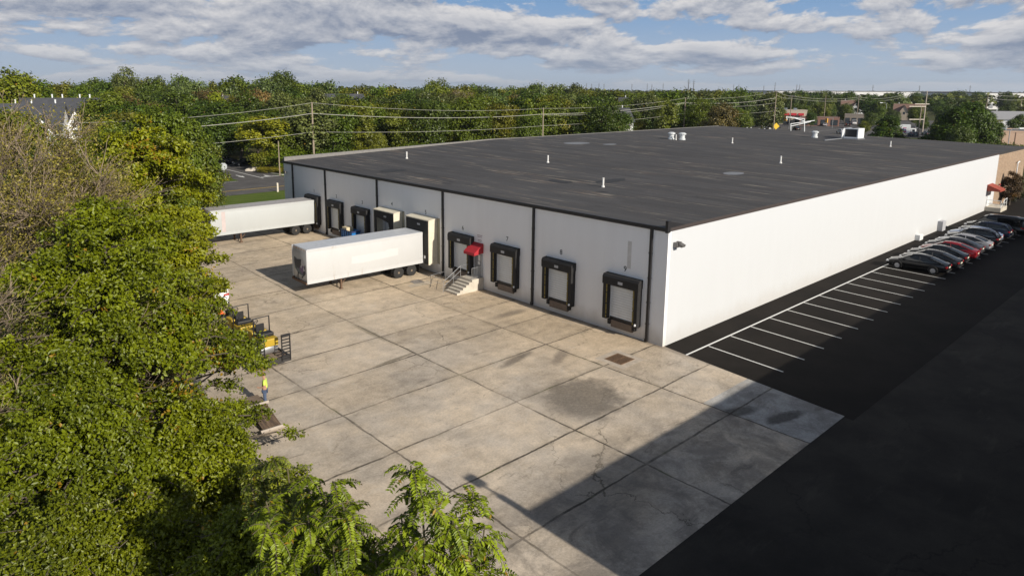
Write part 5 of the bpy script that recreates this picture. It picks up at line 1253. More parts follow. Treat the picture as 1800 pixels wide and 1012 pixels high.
m.build('deck', mat_deck(), UT)
u = unit(q[1]-q[0]); m = MB()
for a, b in ((q[0], q[1]), (q[3], q[2])): MB().tube([a-u*.15, b+u*.15], .085, 6).build('edge_rail', plain('pale_dusty_steel', (.42, .36, .30), .8), UT)
m = MB(); e0 = q[0]+(q[0]-q[3])*.55; e1 = q[1]+(q[1]-q[2])*.55; e0[2] = e1[2] = .55; s = u*.1; q0 = q[0]+unit(q[0]-q[3])*.10; q1 = q[1]+unit(q[1]-q[2])*.10
m.add([tuple(a) for a in (q0, q1, e1, e0)]+[tuple(a-np.array((0, 0, .08))) for a in (q0, q1, e1, e0)], [(0,1,2,3),(7,6,5,4),(0,4,5,1),(1,5,6,2),(2,6,7,3),(3,7,4,0)]); m.build('bed', WOOD, UT)
for c_ in (q0*.4+e0*.6, q1*.4+e1*.6):
    w_ = MB(); wheel_simple(w_, 0, 0, .28, .09); w_.xform(Matrix.Translation((c_[0], c_[1], 0))); w_.build('wheel', TYRE, UT, smooth=40)

# ---------------------------------------------------------------- the wood beyond the road
PROF = ([0, 60, 100, 190, 235, 270, 330, 400, 500, 560, 620, 660, 720, 765, 800, 870, 930, 1000, 1100, 1180, 1280, 1400, 1800], [137, 138, 146, 144, 133, 141, 139, 141, 139, 143, 152, 155, 150, 144, 150, 148, 146, 148, 157, 155, 155, 158, 160])
COLS = {'dark green': (0.050, 0.078, 0.009), 'mid-green': (0.083, 0.115, 0.011), 'olive': (0.115, 0.122, 0.014), 'yellow-green': (0.155, 0.168, 0.012), 'grey-green': (0.085, 0.108, 0.036), 'russet brown': (0.125, 0.092, 0.038), 'silvery': (0.21, 0.235, 0.12)}
gb = np.random.default_rng(77)
def zone(px):
    for lim, s_ in ((230, 'behind the white gabled houses'), (520, 'beyond the side road'), (760, 'above the left roof corner'), (960, 'behind the middle of the flat roof'), (1230, 'between the two tall middle poles'), (1480, 'by the distant signals and shops'), (2000, 'towards the far white warehouses')):
        if px < lim: return s_
FORCE = []
def clear(x, y, r):
    if FORCE: return True
    if -2 < x < LX+4 and -60 < y < LY+4: return False
    if 72-r*.4 < y < 92+r*.3: return False
    if 9-r*.5 < x < 20+r*.5 and y < 136: return False
    return True
BUILT = []   # keep-clear discs round far buildings (x, y, r)
def plant_at(px, depth, ytop, kind, colname, wide=1.0, label=None, zb=None, grp=None, dist=''):
    q = at(px, 300, depth); x, y = float(q[0]), float(q[1])
    H = CAM[2]+(float(158)-ytop)/FPX*depth-(zg(y))
    H = max(4.5, min(24, H)); s_ = H/10.0; pr = PR[kind]
    if not clear(x, y, 3.5*s_) or any((x-a)**2+(y-b)**2 < r*r for a, b, r in BUILT): return None
    ww = min(s_, 1.45)*wide*gb.uniform(.9, 1.12)
    word = {'c': 'pine', 'v': 'open-crowned tree', 'n': 'broad leafy tree', 'f': 'leafy tree', 'p': 'thin-crowned tree', 'd': 'half-bare tree', 'm': 'broad leafy tree'}[kind[0]]
    lab = label or f'{colname} {word} {dist}{zone(px)}'
    c = np.array(COLS[colname])*gb.uniform(.82, 1.2)*np.array((gb.uniform(.9, 1.12), 1, 1))
    return plant(pr, lab, (x, y, zg(y)-.05), (ww, ww, s_), gb.uniform(0, 6.28), tuple(c), grp or lab)
def row_y(y0, p0, p1, step, dy, kinds, cols):
    px = p0
    while px < p1:
        d = cf + cr*(px-CX)/FPX; dep = (y0+gb.uniform(-2, 5)-CAM[1])/d[1]
        yt = np.interp(px, *PROF)+dy*gb.uniform(.45, 1.9)*150/dep
        if 1170 < px < 1275: yt += 26
        plant_at(px, dep, yt, kinds[gb.integers(len(kinds))], cols[gb.integers(len(cols))], dist='by the road ' if y0 < 105 else '')
        px += step*gb.uniform(.7, 1.2)*190/dep
def row(depth, p0, p1, step, dy, kinds, cols, jd=8):
    px = p0
    while px < p1:
        yt = np.interp(px, *PROF)+dy+gb.uniform(-5, 13)*min(1.4, 250/depth)
        plant_at(px+gb.uniform(-.3, .3)*step, depth+gb.uniform(-jd, jd), yt, kinds[gb.integers(len(kinds))], cols[gb.integers(len(cols))], dist='' if depth < 180 else ('standing back ' if depth < 290 else 'far back '))
        px += step*gb.uniform(.8, 1.25)
# ---------------------------------------------------------------- houses, shops and far sheds
SHINGLE = plain('grey_shingle', (0.055, 0.057, 0.065), .85, 0, .4, 1.0); SIDING = plain('white_siding', (0.74, 0.74, 0.73), .6, 0, .1); TAN = plain('tan_siding', (0.48, 0.40, 0.31), .7, 0, .15)
PANE = plain('window_pane', (0.05, 0.06, 0.07), .12, 0, .1, 1, 0, .6)
def house(name, label, cat, c, rz, w, d, he, hr, wall, roof, gables=(), nwin=4, vents=3, group=None):
    """w along local x (front towards -y), ridge along x"""
    T = thing(name, label, cat, c, rz, group)
    m = MB(); m.prism([(-d/2, -.3), (d/2, -.3), (d/2, he), (0, hr-.05), (-d/2, he)], 0, -w/2, w/2); m.build('wall', wall, T)
    r = MB(); e = .5; k = (hr-he)/(d/2)
    r.prism([(-d/2-e, he-e*k), (0, hr), (d/2+e, he-e*k), (d/2+e, he-e*k+.18), (0, hr+.2), (-d/2-e, he-e*k+.18)], 0, -w/2-.4, w/2+.4); rf = r.build('roof', roof, T)
    for gx, gw, gh in gables:
        g = MB(); g.prism([(gx-gw/2, -.3), (gx+gw/2, -.3), (gx+gw/2, he-.2), (gx, gh), (gx-gw/2, he-.2)], 1, -d/2-1.6, -d/2+1); g.build('gable', wall, T)
        k2 = (gh-he+.2)/(gw/2); g = MB(); g.prism([(gx-gw/2-.35, he-.2-.35*k2), (gx, gh), (gx+gw/2+.35, he-.2-.35*k2), (gx+gw/2+.35, he-.2-.35*k2+.16), (gx, gh+.18), (gx-gw/2-.35, he-.2-.35*k2+.16)], 1, -d/2-1.95, -d*.12); g.build('gable_roof', roof, T)
        MB().box(gx-.5, gx+.5, -d/2-1.64, -d/2-1.605, he-1.8, he-.5).build('window', PANE, T)
    for k in range(nwin):
        x = -w/2+(k+.5)*w/nwin
        if any(abs(x-g[0]) < g[1]/2+.6 for g in gables): continue
        for zz in ((1.0, 2.3), (3.7, 5.0)):
            if zz[1] < he-.2:
                f = MB().box(x-.6, x+.6, -d/2-.05, -d/2-.003, *zz).build('window', SIDING if wall is not SIDING else TAN, T)
                MB().box(x-.5, x+.5, -d/2-.07, -d/2-.052, zz[0]+.08, zz[1]-.08).build('pane', PANE, f)
    for k in range(vents):
        x = -w*.35+k*w*.7/max(1, vents-1)+.7*(k % 2); MB().lathe([(.14, -.3), (.14, 1.0), (.18, 1.02), (.18, 1.15)], (x, .6, hr-.2), 8).build('vent_pipe', WHITE_METAL, rf)
    BUILT.append((c[0], c[1], max(w, d)*.62)); return T
def face(px, depth):
    q = at(px, 300, depth); a = math.atan2(q[1]-CAM[1], q[0]-CAM[0]); return (float(q[0]), float(q[1]), zg(q[1])), a-math.pi/2
c, a = face(122, 150); house('townhouse', 'white gabled townhouse with dark roof and vent pipes, nearest at the left', 'house', c, a+R(-14), 15, 10, 7.2, 13.0, SIDING, SHINGLE, ((-1.5, 4, 10.6), (3.8, 4, 10.9)), 5, 5)
c, a = face(50, 140); house('townhouse', 'white townhouse left of the gabled one, half behind the bare twigs', 'house', c, a+R(-14), 15, 10, 6.8, 12.0, SIDING, SHINGLE, ((4.8, 4, 9.6),), 5, 4)
c, a = face(375, 255); house('townhouse', 'dark-roofed house just showing over the trees beyond the side road', 'house', c, a, 14, 9, 8.4, 12.5, SIDING, SHINGLE, (), 4, 3)
c, a = face(603, 250); house('townhouse', 'grey-roofed house with a white gable among trees above the roof corner', 'house', c, a+R(12), 16, 10, 8.6, 13.4, SIDING, SHINGLE, ((4.5, 4, 12),), 4, 2)
c, a = face(985, 235); house('townhouse', 'dark-roofed townhouse with vent row behind the middle of the flat roof', 'house', c, a-R(10), 17, 10, 6.8, 11.2, SIDING, SHINGLE, ((-5, 4, 9.5),), 5, 4)
c, a = face(1068, 215); house('townhouse', 'white-walled townhouse glimpsed between the trees left of the silvery trees', 'house', c, a+R(20), 12, 9, 6.2, 9.8, SIDING, SHINGLE, ((0, 4, 9),), 4, 3)
c, a = face(1118, 270); house('townhouse', 'grey-roofed townhouse with four white vents behind the silvery trees', 'house', c, a, 15, 10, 8.0, 12.4, SIDING, SHINGLE, (), 5, 4)
# white patches: more townhouses behind the roof edge
def shop(name, label, cat, px, depth, w, d, h, wall, roofm, drz=0.0, doors=3, parapet=.4, extras=True):
    c, a = face(px, depth); T = thing(name, label, cat, c, a+drz)
    MB().box(-w/2, w/2, -d/2, d/2, -.4, h).build('wall', wall, T)
    MB().box(-w/2+.15, w/2-.15, -d/2+.15, d/2-.15, h, h+.12).build('roof', roofm, T)
    p_ = MB()
    p_.box(-w/2-.06, w/2+.06, -d/2-.06, -d/2+.15, h, h+parapet).box(-w/2-.06, w/2+.06, d/2-.15, d/2+.06, h, h+parapet).box(-w/2-.06, -w/2+.15, -d/2+.15, d/2-.15, h, h+parapet).box(w/2-.15, w/2+.06, -d/2+.15, d/2-.15, h, h+parapet)
    p_.build('parapet', wall, T)
    for k in range(doors):
        x = -w/2+(k+.5)*w/doors; f = MB().box(x-w/doors*.36, x+w/doors*.36, -d/2-.06, -d/2-.004, .3, min(h-.8, 3.0)).build('window', DARKSTEEL, T)
        MB().box(x-w/doors*.33, x+w/doors*.33, -d/2-.08, -d/2-.062, .45, min(h-.9, 2.85)).build('pane', PANE, f)
    if extras:
        for k in range(3): MB().bbox(-w*.3+k*w*.25-.8, -w*.3+k*w*.25+.8, -1, 1, h+.12, h+1.2, .05).build('roof_unit', STEEL, T)
    BUILT.append((c[0], c[1], max(w, d)*.6)); return T
PINK = plain('pinkish_tan_stucco', (0.52, 0.36, 0.26), .85, 0, .15); GREYROOF = plain('grey_flat_roof', (0.13, 0.13, 0.135), .85, 0, .3)
CREAM = plain('cream_stucco', (0.58, 0.50, 0.38), .8, 0, .12)
pb = shop('shop_building', 'pinkish tan flat-roofed commercial building at the right edge', 'building', 1835, 200, 40, 16, 4.6, PINK, GREYROOF, R(24), 0)
for k in range(7): MB().box(-18+k*3.2-.06, -18+k*3.2+.06, -8.09, -8.004, 0, 4.6).build('pilaster', plain('brown_pilaster', (.24, .14, .10), .8), pb)
rs = shop('restaurant', 'cream restaurant with red scalloped awnings beyond the traffic signals', 'restaurant', 1375, 330, 17, 10, 6.2, CREAM, GREYROOF, 0, 3)
for k in range(5):
    s_ = MB(); s_.prism([(-5.02, 5.2), (-6.0, 4.3), (-6.0, 4.1), (-5.02, 4.4)], 0, -7.5+k*3.1, -5.2+k*3.1); s_.build('awning', RED_AWN, rs)
shop('shop_building', 'small cream shop left of the restaurant behind parked cars', 'building', 1338, 345, 12, 9, 6.5, CREAM, GREYROOF, 0, 3, .8, False)
shop('shop_building', 'low brick-red shop behind the white lattice frames', 'building', 1432, 315, 16, 10, 3.6, plain('dull_red_wall', (.30, .16, .12), .85), GREYROOF, 0, 4, .3, False)
fs = shop('filling_station', 'small tan building with a dark blue roof band beside the distant road', 'building', 1492, 330, 8, 7, 4.2, plain('dull_tan_wall', (.26, .22, .18), .7), plain('blue_roof', (.06, .11, .26), .6), 0, 3, .6, False)
shop('bungalow', 'white low building left of the far warehouses, among the pines', 'building', 1695, 330, 9, 8, 4.4, SIDING, GREYROOF, R(10), 2, .2, False)
c, a = face(1760, 300); house('bungalow', 'white bungalow with a pale roof right of the big pines', 'house', c, a+R(20), 13, 9, 4.0, 7.0, SIDING, plain('pale_shingle', (.28, .28, .29), .8), (), 3, 1)
c, a = face(1487, 420); house('bungalow', 'pale house with a brown roof behind the distant shops', 'house', c, a, 12, 9, 6.0, 9.8, SIDING, plain('brown_shingle', (.20, .12, .09), .8), ((2, 4, 9),), 3, 1)
c, a = face(1585, 380); house('bungalow', 'tan-gabled house behind the painted box truck', 'house', c, a, 14, 9, 5.0, 8.5, TAN, plain('brown_shingle', (.20, .12, .09), .8), ((-2, 4, 8), (3, 4, 8)), 3, 1)
FARW = plain('far_white_wall', (0.68, 0.67, 0.65), .8, 0, .05)
def far_shed(label, p0, p1, depth, h, seed):
    A = at(p0, 300, depth); B = at(p1, 300, depth); c = (A+B)/2; L = float(np.linalg.norm((B-A)[:2])); a = math.atan2(B[1]-A[1], B[0]-A[0])
    T = thing('distribution_shed', label, 'warehouse', (float(c[0]), float(c[1]), .4), a, 'long white sheds on the skyline')
    MB().box(-L/2, L/2, 0, 90, -.5, h).build('wall', FARW, T); MB().box(-L/2-.3, L/2+.3, -.3, 90.3, h, h+.7).build('roof', GREYROOF, T)
    for k in range(int(L/14)): MB().box(-L/2+5+k*14, -L/2+9+k*14, -.1, -.01, 1, 5).build('loading_door', GREYDOOR, T)
    BUILT.append((float(c[0]), float(c[1]), L*.5)); return T
far_shed('longest far white shed, left of the gap on the right skyline', 1352, 1682, 760, 14.8, 1)
far_shed('far white shed right of the gap on the skyline, dark brown roof edge', 1712, 1860, 620, 14.2, 2)

# box truck with painted side
BT = thing('box_truck', 'white box truck with a colourful side panel parked beyond the flat roof', 'truck', *face(1576, 245)[:1], face(1576, 245)[1]+R(8))
MB().bbox(-3.6, 2.6, -1.2, 1.2, .9, 3.9, .05).build('cargo_box', WHITE_METAL, BT)
def mat_truck_art():
    t = NT('truck_side_graphic'); v = t.new('TexVoronoi'); v.inputs['Scale'].default_value = 1.8; t.L.new(t.obj(), v.inputs['Vector']); sp = t.new('SeparateColor'); t.L.new(v.outputs['Color'], sp.inputs[0])
    c = t.mix(t.step(sp.outputs[0], .5, .52), (.62, .63, .66), (.09, .12, .30)); c = t.mix(t.step(sp.outputs[1], .75, .77), c, (.50, .08, .18)); return t.end(c, .5)
MB().box(-1.6, 1.4, -1.214, -1.203, 1.2, 2.9).build('side_graphic', mat_truck_art(), BT)
MB().bbox(2.65, 4.4, -1.1, 1.1, .6, 2.6, .2).build('cab', WHITE_METAL, BT); MB().box(3.2, 4.0, -1.12, -1.103, 1.6, 2.3).build('window', GLASS, BT)
for x in (-2.4, 3.6):
    for s_ in (-1, 1):
        w_ = MB(); w_.lathe([(.25, -.12), (.45, -.12), (.46, .12), (.25, .12)], n=16); w_.xform(Matrix.Translation((x, s_*1.05, .46)) @ Matrix.Rotation(R(90), 4, 'X')); w_.build('wheel', TYRE, BT)

# ---------------------------------------------------------------- poles, wires, signals, lamps
POLE = plain('weathered_pole', (0.30, 0.24, 0.18), .9, 0, .35, 2.0); WIRE = plain('pale_wire', (0.44, 0.43, 0.37), .45, .2, .1)
def pole(name, label, px, ytop, depth, arms=1, lamp=False, group=None, r=.16, cat='utility pole', mat=None):
    if not depth: d = cf+cr*(px-CX)/FPX; depth = (94.5-CAM[1])/d[1]
    q = at(px, ytop, depth); h = float(q[2]); T = thing(name, label, cat, (float(q[0]), float(q[1]), 0.3), R(0), group)
    MB().tube([(0, 0, -.6), (0, 0, (h-.3)*.5), (0, 0, h-.3)], [r*1.25, r*1.1, r*.8], 8).build('shaft', mat or POLE, T)
    for k in range(arms):
        MB().box(-.07, .07, -1.25, 1.25, h-.3-.55-k*1.3, h-.3-.40-k*1.3).build('crossarm', POLE, T)
        for s_ in (-1.1, -.5, .5, 1.1): MB().lathe([(.05, 0), (.07, .06), (.05, .12), (.03, .2)], (0, s_, h-.3-.40-k*1.3), 6).build('insulator', WHITE_METAL, T)
    if lamp: MB().tube([(0, 0, h-2), (-.6, -.9, h-1.6), (-1.2, -1.8, h-1.65)], .05, 6).bbox(-1.4, -1.1, -2.3, -1.75, h-1.78, h-1.6, .04).build('lamp_arm', STEEL, T)
    return q
G1 = 'utility poles along the road behind the warehouse'
PZ0 = np.array((-75., 94.5, 10.8))
PZ = pole('utility_pole', 'leftmost utility pole, showing above the golden maple', 137, 215, 0, 0, group=G1)
PA = pole('utility_pole', 'utility pole above the left corner of the roof', 548, 180, 0, 0, group=G1)
PB = pole('utility_pole', 'utility pole behind the middle of the roof edge', 955, 190, 0, 0, group=G1)
PC = pole('utility_pole', 'utility pole rising just right of the silvery trees', 1205, 172, 0, 0, group=G1)
PD = pole('utility_pole', 'tall utility pole left of the white lattice frames', 1365, 160, 258, 1, group=G1)
PE = pole('utility_pole', 'utility pole near the signals, second right of the silvery trees', 1392, 168, 300, 1, group=G1)
PE2 = pole('utility_pole', 'utility pole above the distant shops', 1510, 170, 380, 1, group=G1)
PF = pole('utility_pole', 'tall pale double pole with two long crossarms, right of the box truck', 1630, 160, 262, 0, group=G1, r=.2, mat=plain('pale_pole', (.42, .36, .29), .9))
PF2 = pole('utility_pole', 'pole with a stub crossarm standing just left of the tall double pole', 1620, 186, 235, 0, group=G1, r=.18)
PG = pole('utility_pole', 'utility pole above the pinkish building', 1737, 166, 330, 1, group=G1)
PH = pole('utility_pole', 'utility pole at the far right skyline', 1797, 168, 350, 1, group=G1)
for q, w_, dz in ((PF, 5.5, 5.1), (PF2, 5.6, .4), (PF2, 5.0, 4.8)):
    o = [c_ for c_ in bpy.data.objects if c_.name.startswith('utility_pole') and abs(c_.location.x-q[0]) < .01 and abs(c_.location.y-q[1]) < .01][0]
    d_ = np.array((cr[0], cr[1])); a_ = math.atan2(d_[1], d_[0]); z_ = float(q[2])-.3-dz
    m = MB().box(-w_*.75, w_*.25, -.1, .1, z_, z_+.28); m.xform(Matrix.Rotation(a_, 4, 'Z')); m.build('long_crossarm', plain('pale_timber', (.60, .54, .45), .8), o)
pole('service_pole', 'thin short pole on the verge right of the side road', 489, 248, 122, 0, r=.09)
pole('service_pole', 'thin timber pole among parked cars by the signals', 1343, 176, 285, 0, r=.13)
pole('service_pole', 'dark lamp-less pole in front of the shops right of the lattice frames', 1452, 168, 330, 0, r=.13)
def cable(name, label, ends, r, sags, n=14):
    m = MB()
    for (a, b), s_ in zip(zip(ends[:-1], ends[1:]), sags):
        a = np.array(a, float); b = np.array(b, float)
        m.tube([a+(b-a)*t-np.array((0, 0, 4*s_*t*(1-t))) for t in [k/n for k in range(n+1)]], r, 5, caps=False)
    return tag(m.build(name, WIRE, None, fix=False), label, 'cable', 'cables strung along the roadside poles')
def lower(q, d): return np.array(q)-np.array((0, 0, d))
OFF = [np.array((-75., 94.5, 10.9)), PZ, PA, PB, PC, PD]
cable('overhead_cable', 'topmost roadside cable, running pole top to pole top', [lower(q, .1) for q in OFF], .032, (.9, .7, 1.0, .9, 1.1))
cable('overhead_cable', 'thick bundled roadside cable below the topmost one', [np.array((-75., 94.5, 9.0)), lower(PZ, 1.6), lower(PA, 2.1), lower(PB, 1.55), lower(PC, 1.5), lower(PD, 2.6)], .06, (.8, .6, .9, .8, 1.0))
cable('overhead_cable', 'second bundled roadside cable just under the thick one', [lower(PB, 1.75), lower(PC, 1.75), lower(PD, 4.4)], .04, (1.2, 1.2))
cable('overhead_cable', 'lowest roadside cable just above the far roof edge', [np.array((-75., 94.5, 6.0)), lower(PZ, 4.5), lower(PA, 5.6), lower(PB, 4.5), lower(PC, 5.0), lower(PD, 7.5)], .035, (.6, .5, .6, .5, .6))
cable('overhead_cable', 'faint cable from the tall lattice-side pole towards the distant shops', [lower(PD, .2), lower(PE, .3), lower(PE2, .3)], .05, (.4, 1.2))
cable('overhead_cable', 'second faint cable towards the distant shops', [lower(PD, 1.6), lower(PE, 1.2), lower(PE2, 1.2)], .05, (.5, 1.4))
cable('overhead_cable', 'faint cable across the right skyline, upper of two', [lower(PE2, .3), np.array(at(1600, 163, 420)), np.array(at(1737, 166, 330)), np.array(at(1830, 166, 360))], .06, (2.0, 1.0, 1.0))
cable('overhead_cable', 'faint cable across the right skyline, lower of two', [lower(PE2, 1.5), np.array(at(1600, 166, 420)), np.array(at(1737, 172, 330)), np.array(at(1830, 172, 360))], .06, (2.2, 1.2, 1.2))
def ins(px, py, depth):
    return at(px, py, depth)
# traffic signals: mast, arm, yellow heads
def signal(label, px, py, depth, base_px, arm=True):
    q = at(px, py, depth); b = at(base_px, py, depth); T = thing('traffic_signal', label, 'traffic light', (float(b[0]), float(b[1]), .3), 0, 'traffic signals at the far junction')
    d = q-b; z = float(q[2])-.3
    MB().tube([(0, 0, -.3), (0, 0, z+1.2)], .11, 8).tube([(0, 0, z+1.0), (d[0], d[1], z+1.1)], .07, 6).build('mast', STEEL, T)
    h = MB().bbox(d[0]-.45, d[0]+.45, d[1]-.45, d[1]+.45, z-1.0, z+.9, .06).build('signal_head', plain('signal_yellow', (.62, .33, .04), .5), T)
    u_ = unit(CAM-q); 
    for k in range(3):
        c_ = np.array((d[0], d[1], z+.55-k*.6))+np.array((u_[0], u_[1], 0))*.56; MB().lathe([(.2, -.2), (.2, .2)], tuple(c_), 10).build('lens', BLACK, h)
signal('pair of yellow signal heads left of the yellow diamond sign', 1351, 213, 275, 1342)
signal('yellow signal head at the left of the white lattice frames', 1381, 209, 280, 1388)
signal('yellow signal heads right of the white lattice frames', 1453, 212, 290, 1464)
# white lattice frames
LF = thing('lattice_frame', 'white steel goalpost frames with slanting booms at the far junction', 'steel frame', tuple(at(1400, 228, 262)*np.array((1, 1, 0))+np.array((0, 0, .3))))
o_ = np.array(LF.location); P_ = lambda px, py: tuple(at(px, py, 262)-o_)
m = MB()
for a, b in (((1414, 208), (1414, 232)), ((1390, 217), (1390, 232)), ((1382, 206), (1414, 209)), ((1390, 206), (1414, 213)), ((1390, 218), (1432, 212)), ((1390, 222), (1425, 214)), ((1382, 206), (1384, 211))):
    m.tube([P_(*a), P_(*b)], .16, 6)
m.build('frame', WHITE_METAL, LF)
# white gate-like frames just over the roof edge
for k, (lab, x0, x1, y0, y1) in enumerate((('white gantry of two posts and a bar peeping over the roof edge, left one', 1313, 1320, 224, 234), ('short white post barrier peeping over the roof edge', 1334, 1344, 226, 232))):
    T = thing('barrier_frame', lab, 'barrier', tuple(at((x0+x1)/2, 232, 235)*np.array((1, 1, 0))+np.array((0, 0, .3)))); o_ = np.array(T.location)
    m = MB()
    for a, b in (((x0, y0), (x0, y1+12)), ((x1, y0), (x1, y1+12)), ((x0, y0+2), (x1, y0+2))): m.tube([tuple(at(*a, 235)-o_), tuple(at(*b, 235)-o_)], .16, 6)
    m.build('frame', WHITE_METAL, T)
q = at(1364, 222, 262); T = thing('warning_sign', 'yellow diamond warning sign on a post left of the lattice frames', 'road sign', (float(q[0]), float(q[1]), .3), YAW+R(90))
MB().tube([(0, 0, -.3), (0, 0, float(q[2])+.3)], .06, 6).build('post', STEEL, T)
m = MB(); z_ = float(q[2])-.3; m.prism([(0, z_-1.3), (1.3, z_), (0, z_+1.3), (-1.3, z_)], 1, .08, .14); m.build('plate', plain('sign_yellow', (.75, .50, .02), .5), T)
def lamp_post(label, px, ytop, depth, left=True):
    q = at(px, ytop, depth); T = thing('street_lamp', label, 'street lamp', (float(q[0]), float(q[1]), .3), 0, 'street lamps beyond the roof'); z = float(q[2])-.3
    d = -cr*(1 if left else -1)
    MB().tube([(0, 0, -.3), (0, 0, z-.6), (d[0]*.6, d[1]*.6, z-.1), (d[0]*2.2, d[1]*2.2, z)], .09, 8).build('post', STEEL, T)
    c_ = np.array((d[0]*2.7, d[1]*2.7, z-.02)); m = MB().tube([c_-d*.6, c_+d*.6], .2, 8); m.build('lamp_head', WHITE_METAL, T)
lamp_post('curved-arm street lamp in front of the dark pines', 1706, 222, 190); lamp_post('dark-headed street lamp before the pinkish building', 1776, 226, 165, False)
lamp_post('thin street lamp beside the painted box truck', 1559, 181, 330)
# road sign by the side road, marker post, stone
q = gnd(395, 323); T = thing('road_sign', 'round pale sign on a thin post at the tip of the grass island', 'road sign', tuple(q), R(-40))
q2 = at(395, 292, float(np.dot(q-CAM, cf))); h = float(q2[2]-q[2])
MB().tube([(0, 0, -.2), (0, 0, h+.6)], .045, 6).build('post', STEEL, T)
m = MB(); m.lathe([(.02, -.02), (.62, -.02), (.62, .02), (.02, .02)], n=8); m.xform(Matrix.Translation((0, -.08, h)) @ Matrix.Rotation(R(90), 4, 'X') @ Matrix.Rotation(R(22.5), 4, 'Z')); m.build('plate', plain('sign_back', (.62, .64, .63), .4, .2), T)
q = gnd(488, 337); T = thing('marker_post', 'pale timber marker post on the lawn by the warehouse corner', 'post', tuple(q))
MB().bbox(-.13, .13, -.13, .13, -.2, 1.35, .03).build('post', plain('pale_timber', (.60, .54, .45), .8), T)
q = gnd(446, 300); bm = bmesh.new(); bmesh.ops.create_icosphere(bm, subdivisions=3, radius=1)
for v in bm.verts: v.co = Vector((v.co.x*1.5*(1+.15*math.sin(3*v.co.y+1)), v.co.y*.9, max(-.2, v.co.z*.75+.1*math.sin(4*v.co.x))))
me = bpy.data.meshes.new('boulder'); bm.to_mesh(me); bm.free(); me.materials.append(plain('pale_stone', (.50, .45, .38), .9, 0, .3, 1.0, .3)); o = bpy.data.objects.new('boulder', me); C.objects.link(o); o.location = tuple(q); tag(o, 'pale boulder in the planted bed beside the side road', 'rock')

# ---------------------------------------------------------------- far cars
gb_ = lambda v: (v*37) % 60-30
ca = MB()
Q_ = [gnd(px, py, Z0) for px, py in ((1290, 226), (1300, 213), (1420, 209), (1540, 211), (1760, 214), (1790, 232), (1640, 243), (1480, 239))]
ca.add([(a[0], a[1], Z0+.002) for a in Q_], [tuple(range(8))]); tag(ca.build('far_car_park', ROAD), kind='structure')
def far_car(kind, label, col, px, py, rz, group, zz=.42):
    q = gnd(px, py, zz); return car(kind, label, col, (float(q[0]), float(q[1]), zz+.01), rz, group)
far_car('suv', 'teal-grey car on the road just over the left roof edge', (.10, .16, .17), 621, 267, R(95), 'cars on far roads')
for px, py, kd, col, lab in ((1303, 217.5, 'sedan', (.7, .7, .7), 'white saloon at the left of the far car park'), (1311, 217.5, 'suv', (.62, .63, .65), 'silver car second in the far car park'), (1319, 217.5, 'sedan', (.72, .72, .72), 'white saloon third in the far car park'),
    (1327, 217.3, 'suv', (.70, .70, .68), 'white car fourth in the far car park'), (1334, 217.2, 'sedan', (.45, .46, .48), 'grey saloon at the right of the far car park')):
    far_car(kd, lab, col, px, py, R(20), 'cars in the far car park')
far_car('sedan', 'silver saloon left of the yellow diamond sign', (.55, .56, .58), 1349, 228.5, R(-50), 'cars on far roads')
far_car('sedan', 'dark saloon under the white lattice frames', (.02, .02, .025), 1400, 229, R(-50), 'cars on far roads')
far_car('suv', 'white car left of the rooftop unit', (.70, .70, .70), 1478, 235, R(-48), 'cars on far roads'); far_car('sedan', 'maroon saloon beside the rooftop unit', (.12, .02, .03), 1490, 236, R(-48), 'cars on far roads')
far_car('van', 'white van by the blue-banded building', (.72, .72, .72), 1500, 219, R(-60), 'cars on far roads'); far_car('suv', 'black car by the blue-banded building', (.01, .01, .012), 1489, 222, R(-60), 'cars on far roads')
for px, py, kd, col, lab in ((1440, 221, 'suv', (.02, .02, .022), 'black car in front of the dull red shop'), (1450, 222, 'sedan', (.5, .5, .52), 'silver saloon in front of the dull red shop'), (1462, 219, 'sedan', (.68, .68, .68), 'white saloon right of the dull red shop'), (1516, 222, 'suv', (.03, .035, .05), 'dark car behind the rooftop unit'), (1532, 219, 'sedan', (.66, .66, .66), 'white saloon left of the dark bushy pine'),
    (1642, 224, 'suv', (.65, .66, .67), 'white car right of the tall double pole'), (1655, 226, 'sedan', (.05, .05, .06), 'dark saloon right of the tall double pole'), (1612, 228, 'sedan', (.4, .41, .43), 'grey saloon behind the stub-armed pole'), (1372, 214, 'sedan', (.60, .60, .60), 'pale saloon in front of the restaurant'), (1384, 216, 'suv', (.15, .02, .02), 'dark red car in front of the restaurant')):
    far_car(kd, lab, col, px, py, R(-50+gb_(px)), 'cars by the far shops')
far_car('suv', 'dark teal car half hidden behind the shrubs right of the box truck', (.03, .07, .09), 1604, 240, R(-50), 'cars on far roads')
far_car('sedan', 'grey saloon below the tall double pole', (.20, .21, .23), 1628, 238, R(-50), 'cars on far roads')
for px, py, col, lab in ((396, 289, (.02, .022, .026), 'dark saloon in the shade left of the side road'), (431, 291, (.01, .012, .014), 'black saloon in the shade nearest the boulder')):
    far_car('sedan', lab, col, px, py, R(80), 'cars under the trees by the side road')

# ---------------------------------------------------------------- planting the wood
FK0 = ['f0', 'f1', 'f2', 'f3']
ALLG = ['dark green', 'dark green', 'mid-green', 'mid-green', 'olive', 'grey-green']
NK = ['n0', 'n1', 'n2', 'n3', 'v0', 'v1']; FK = ['f0', 'f1', 'f2', 'f3', 'f0', 'fc']
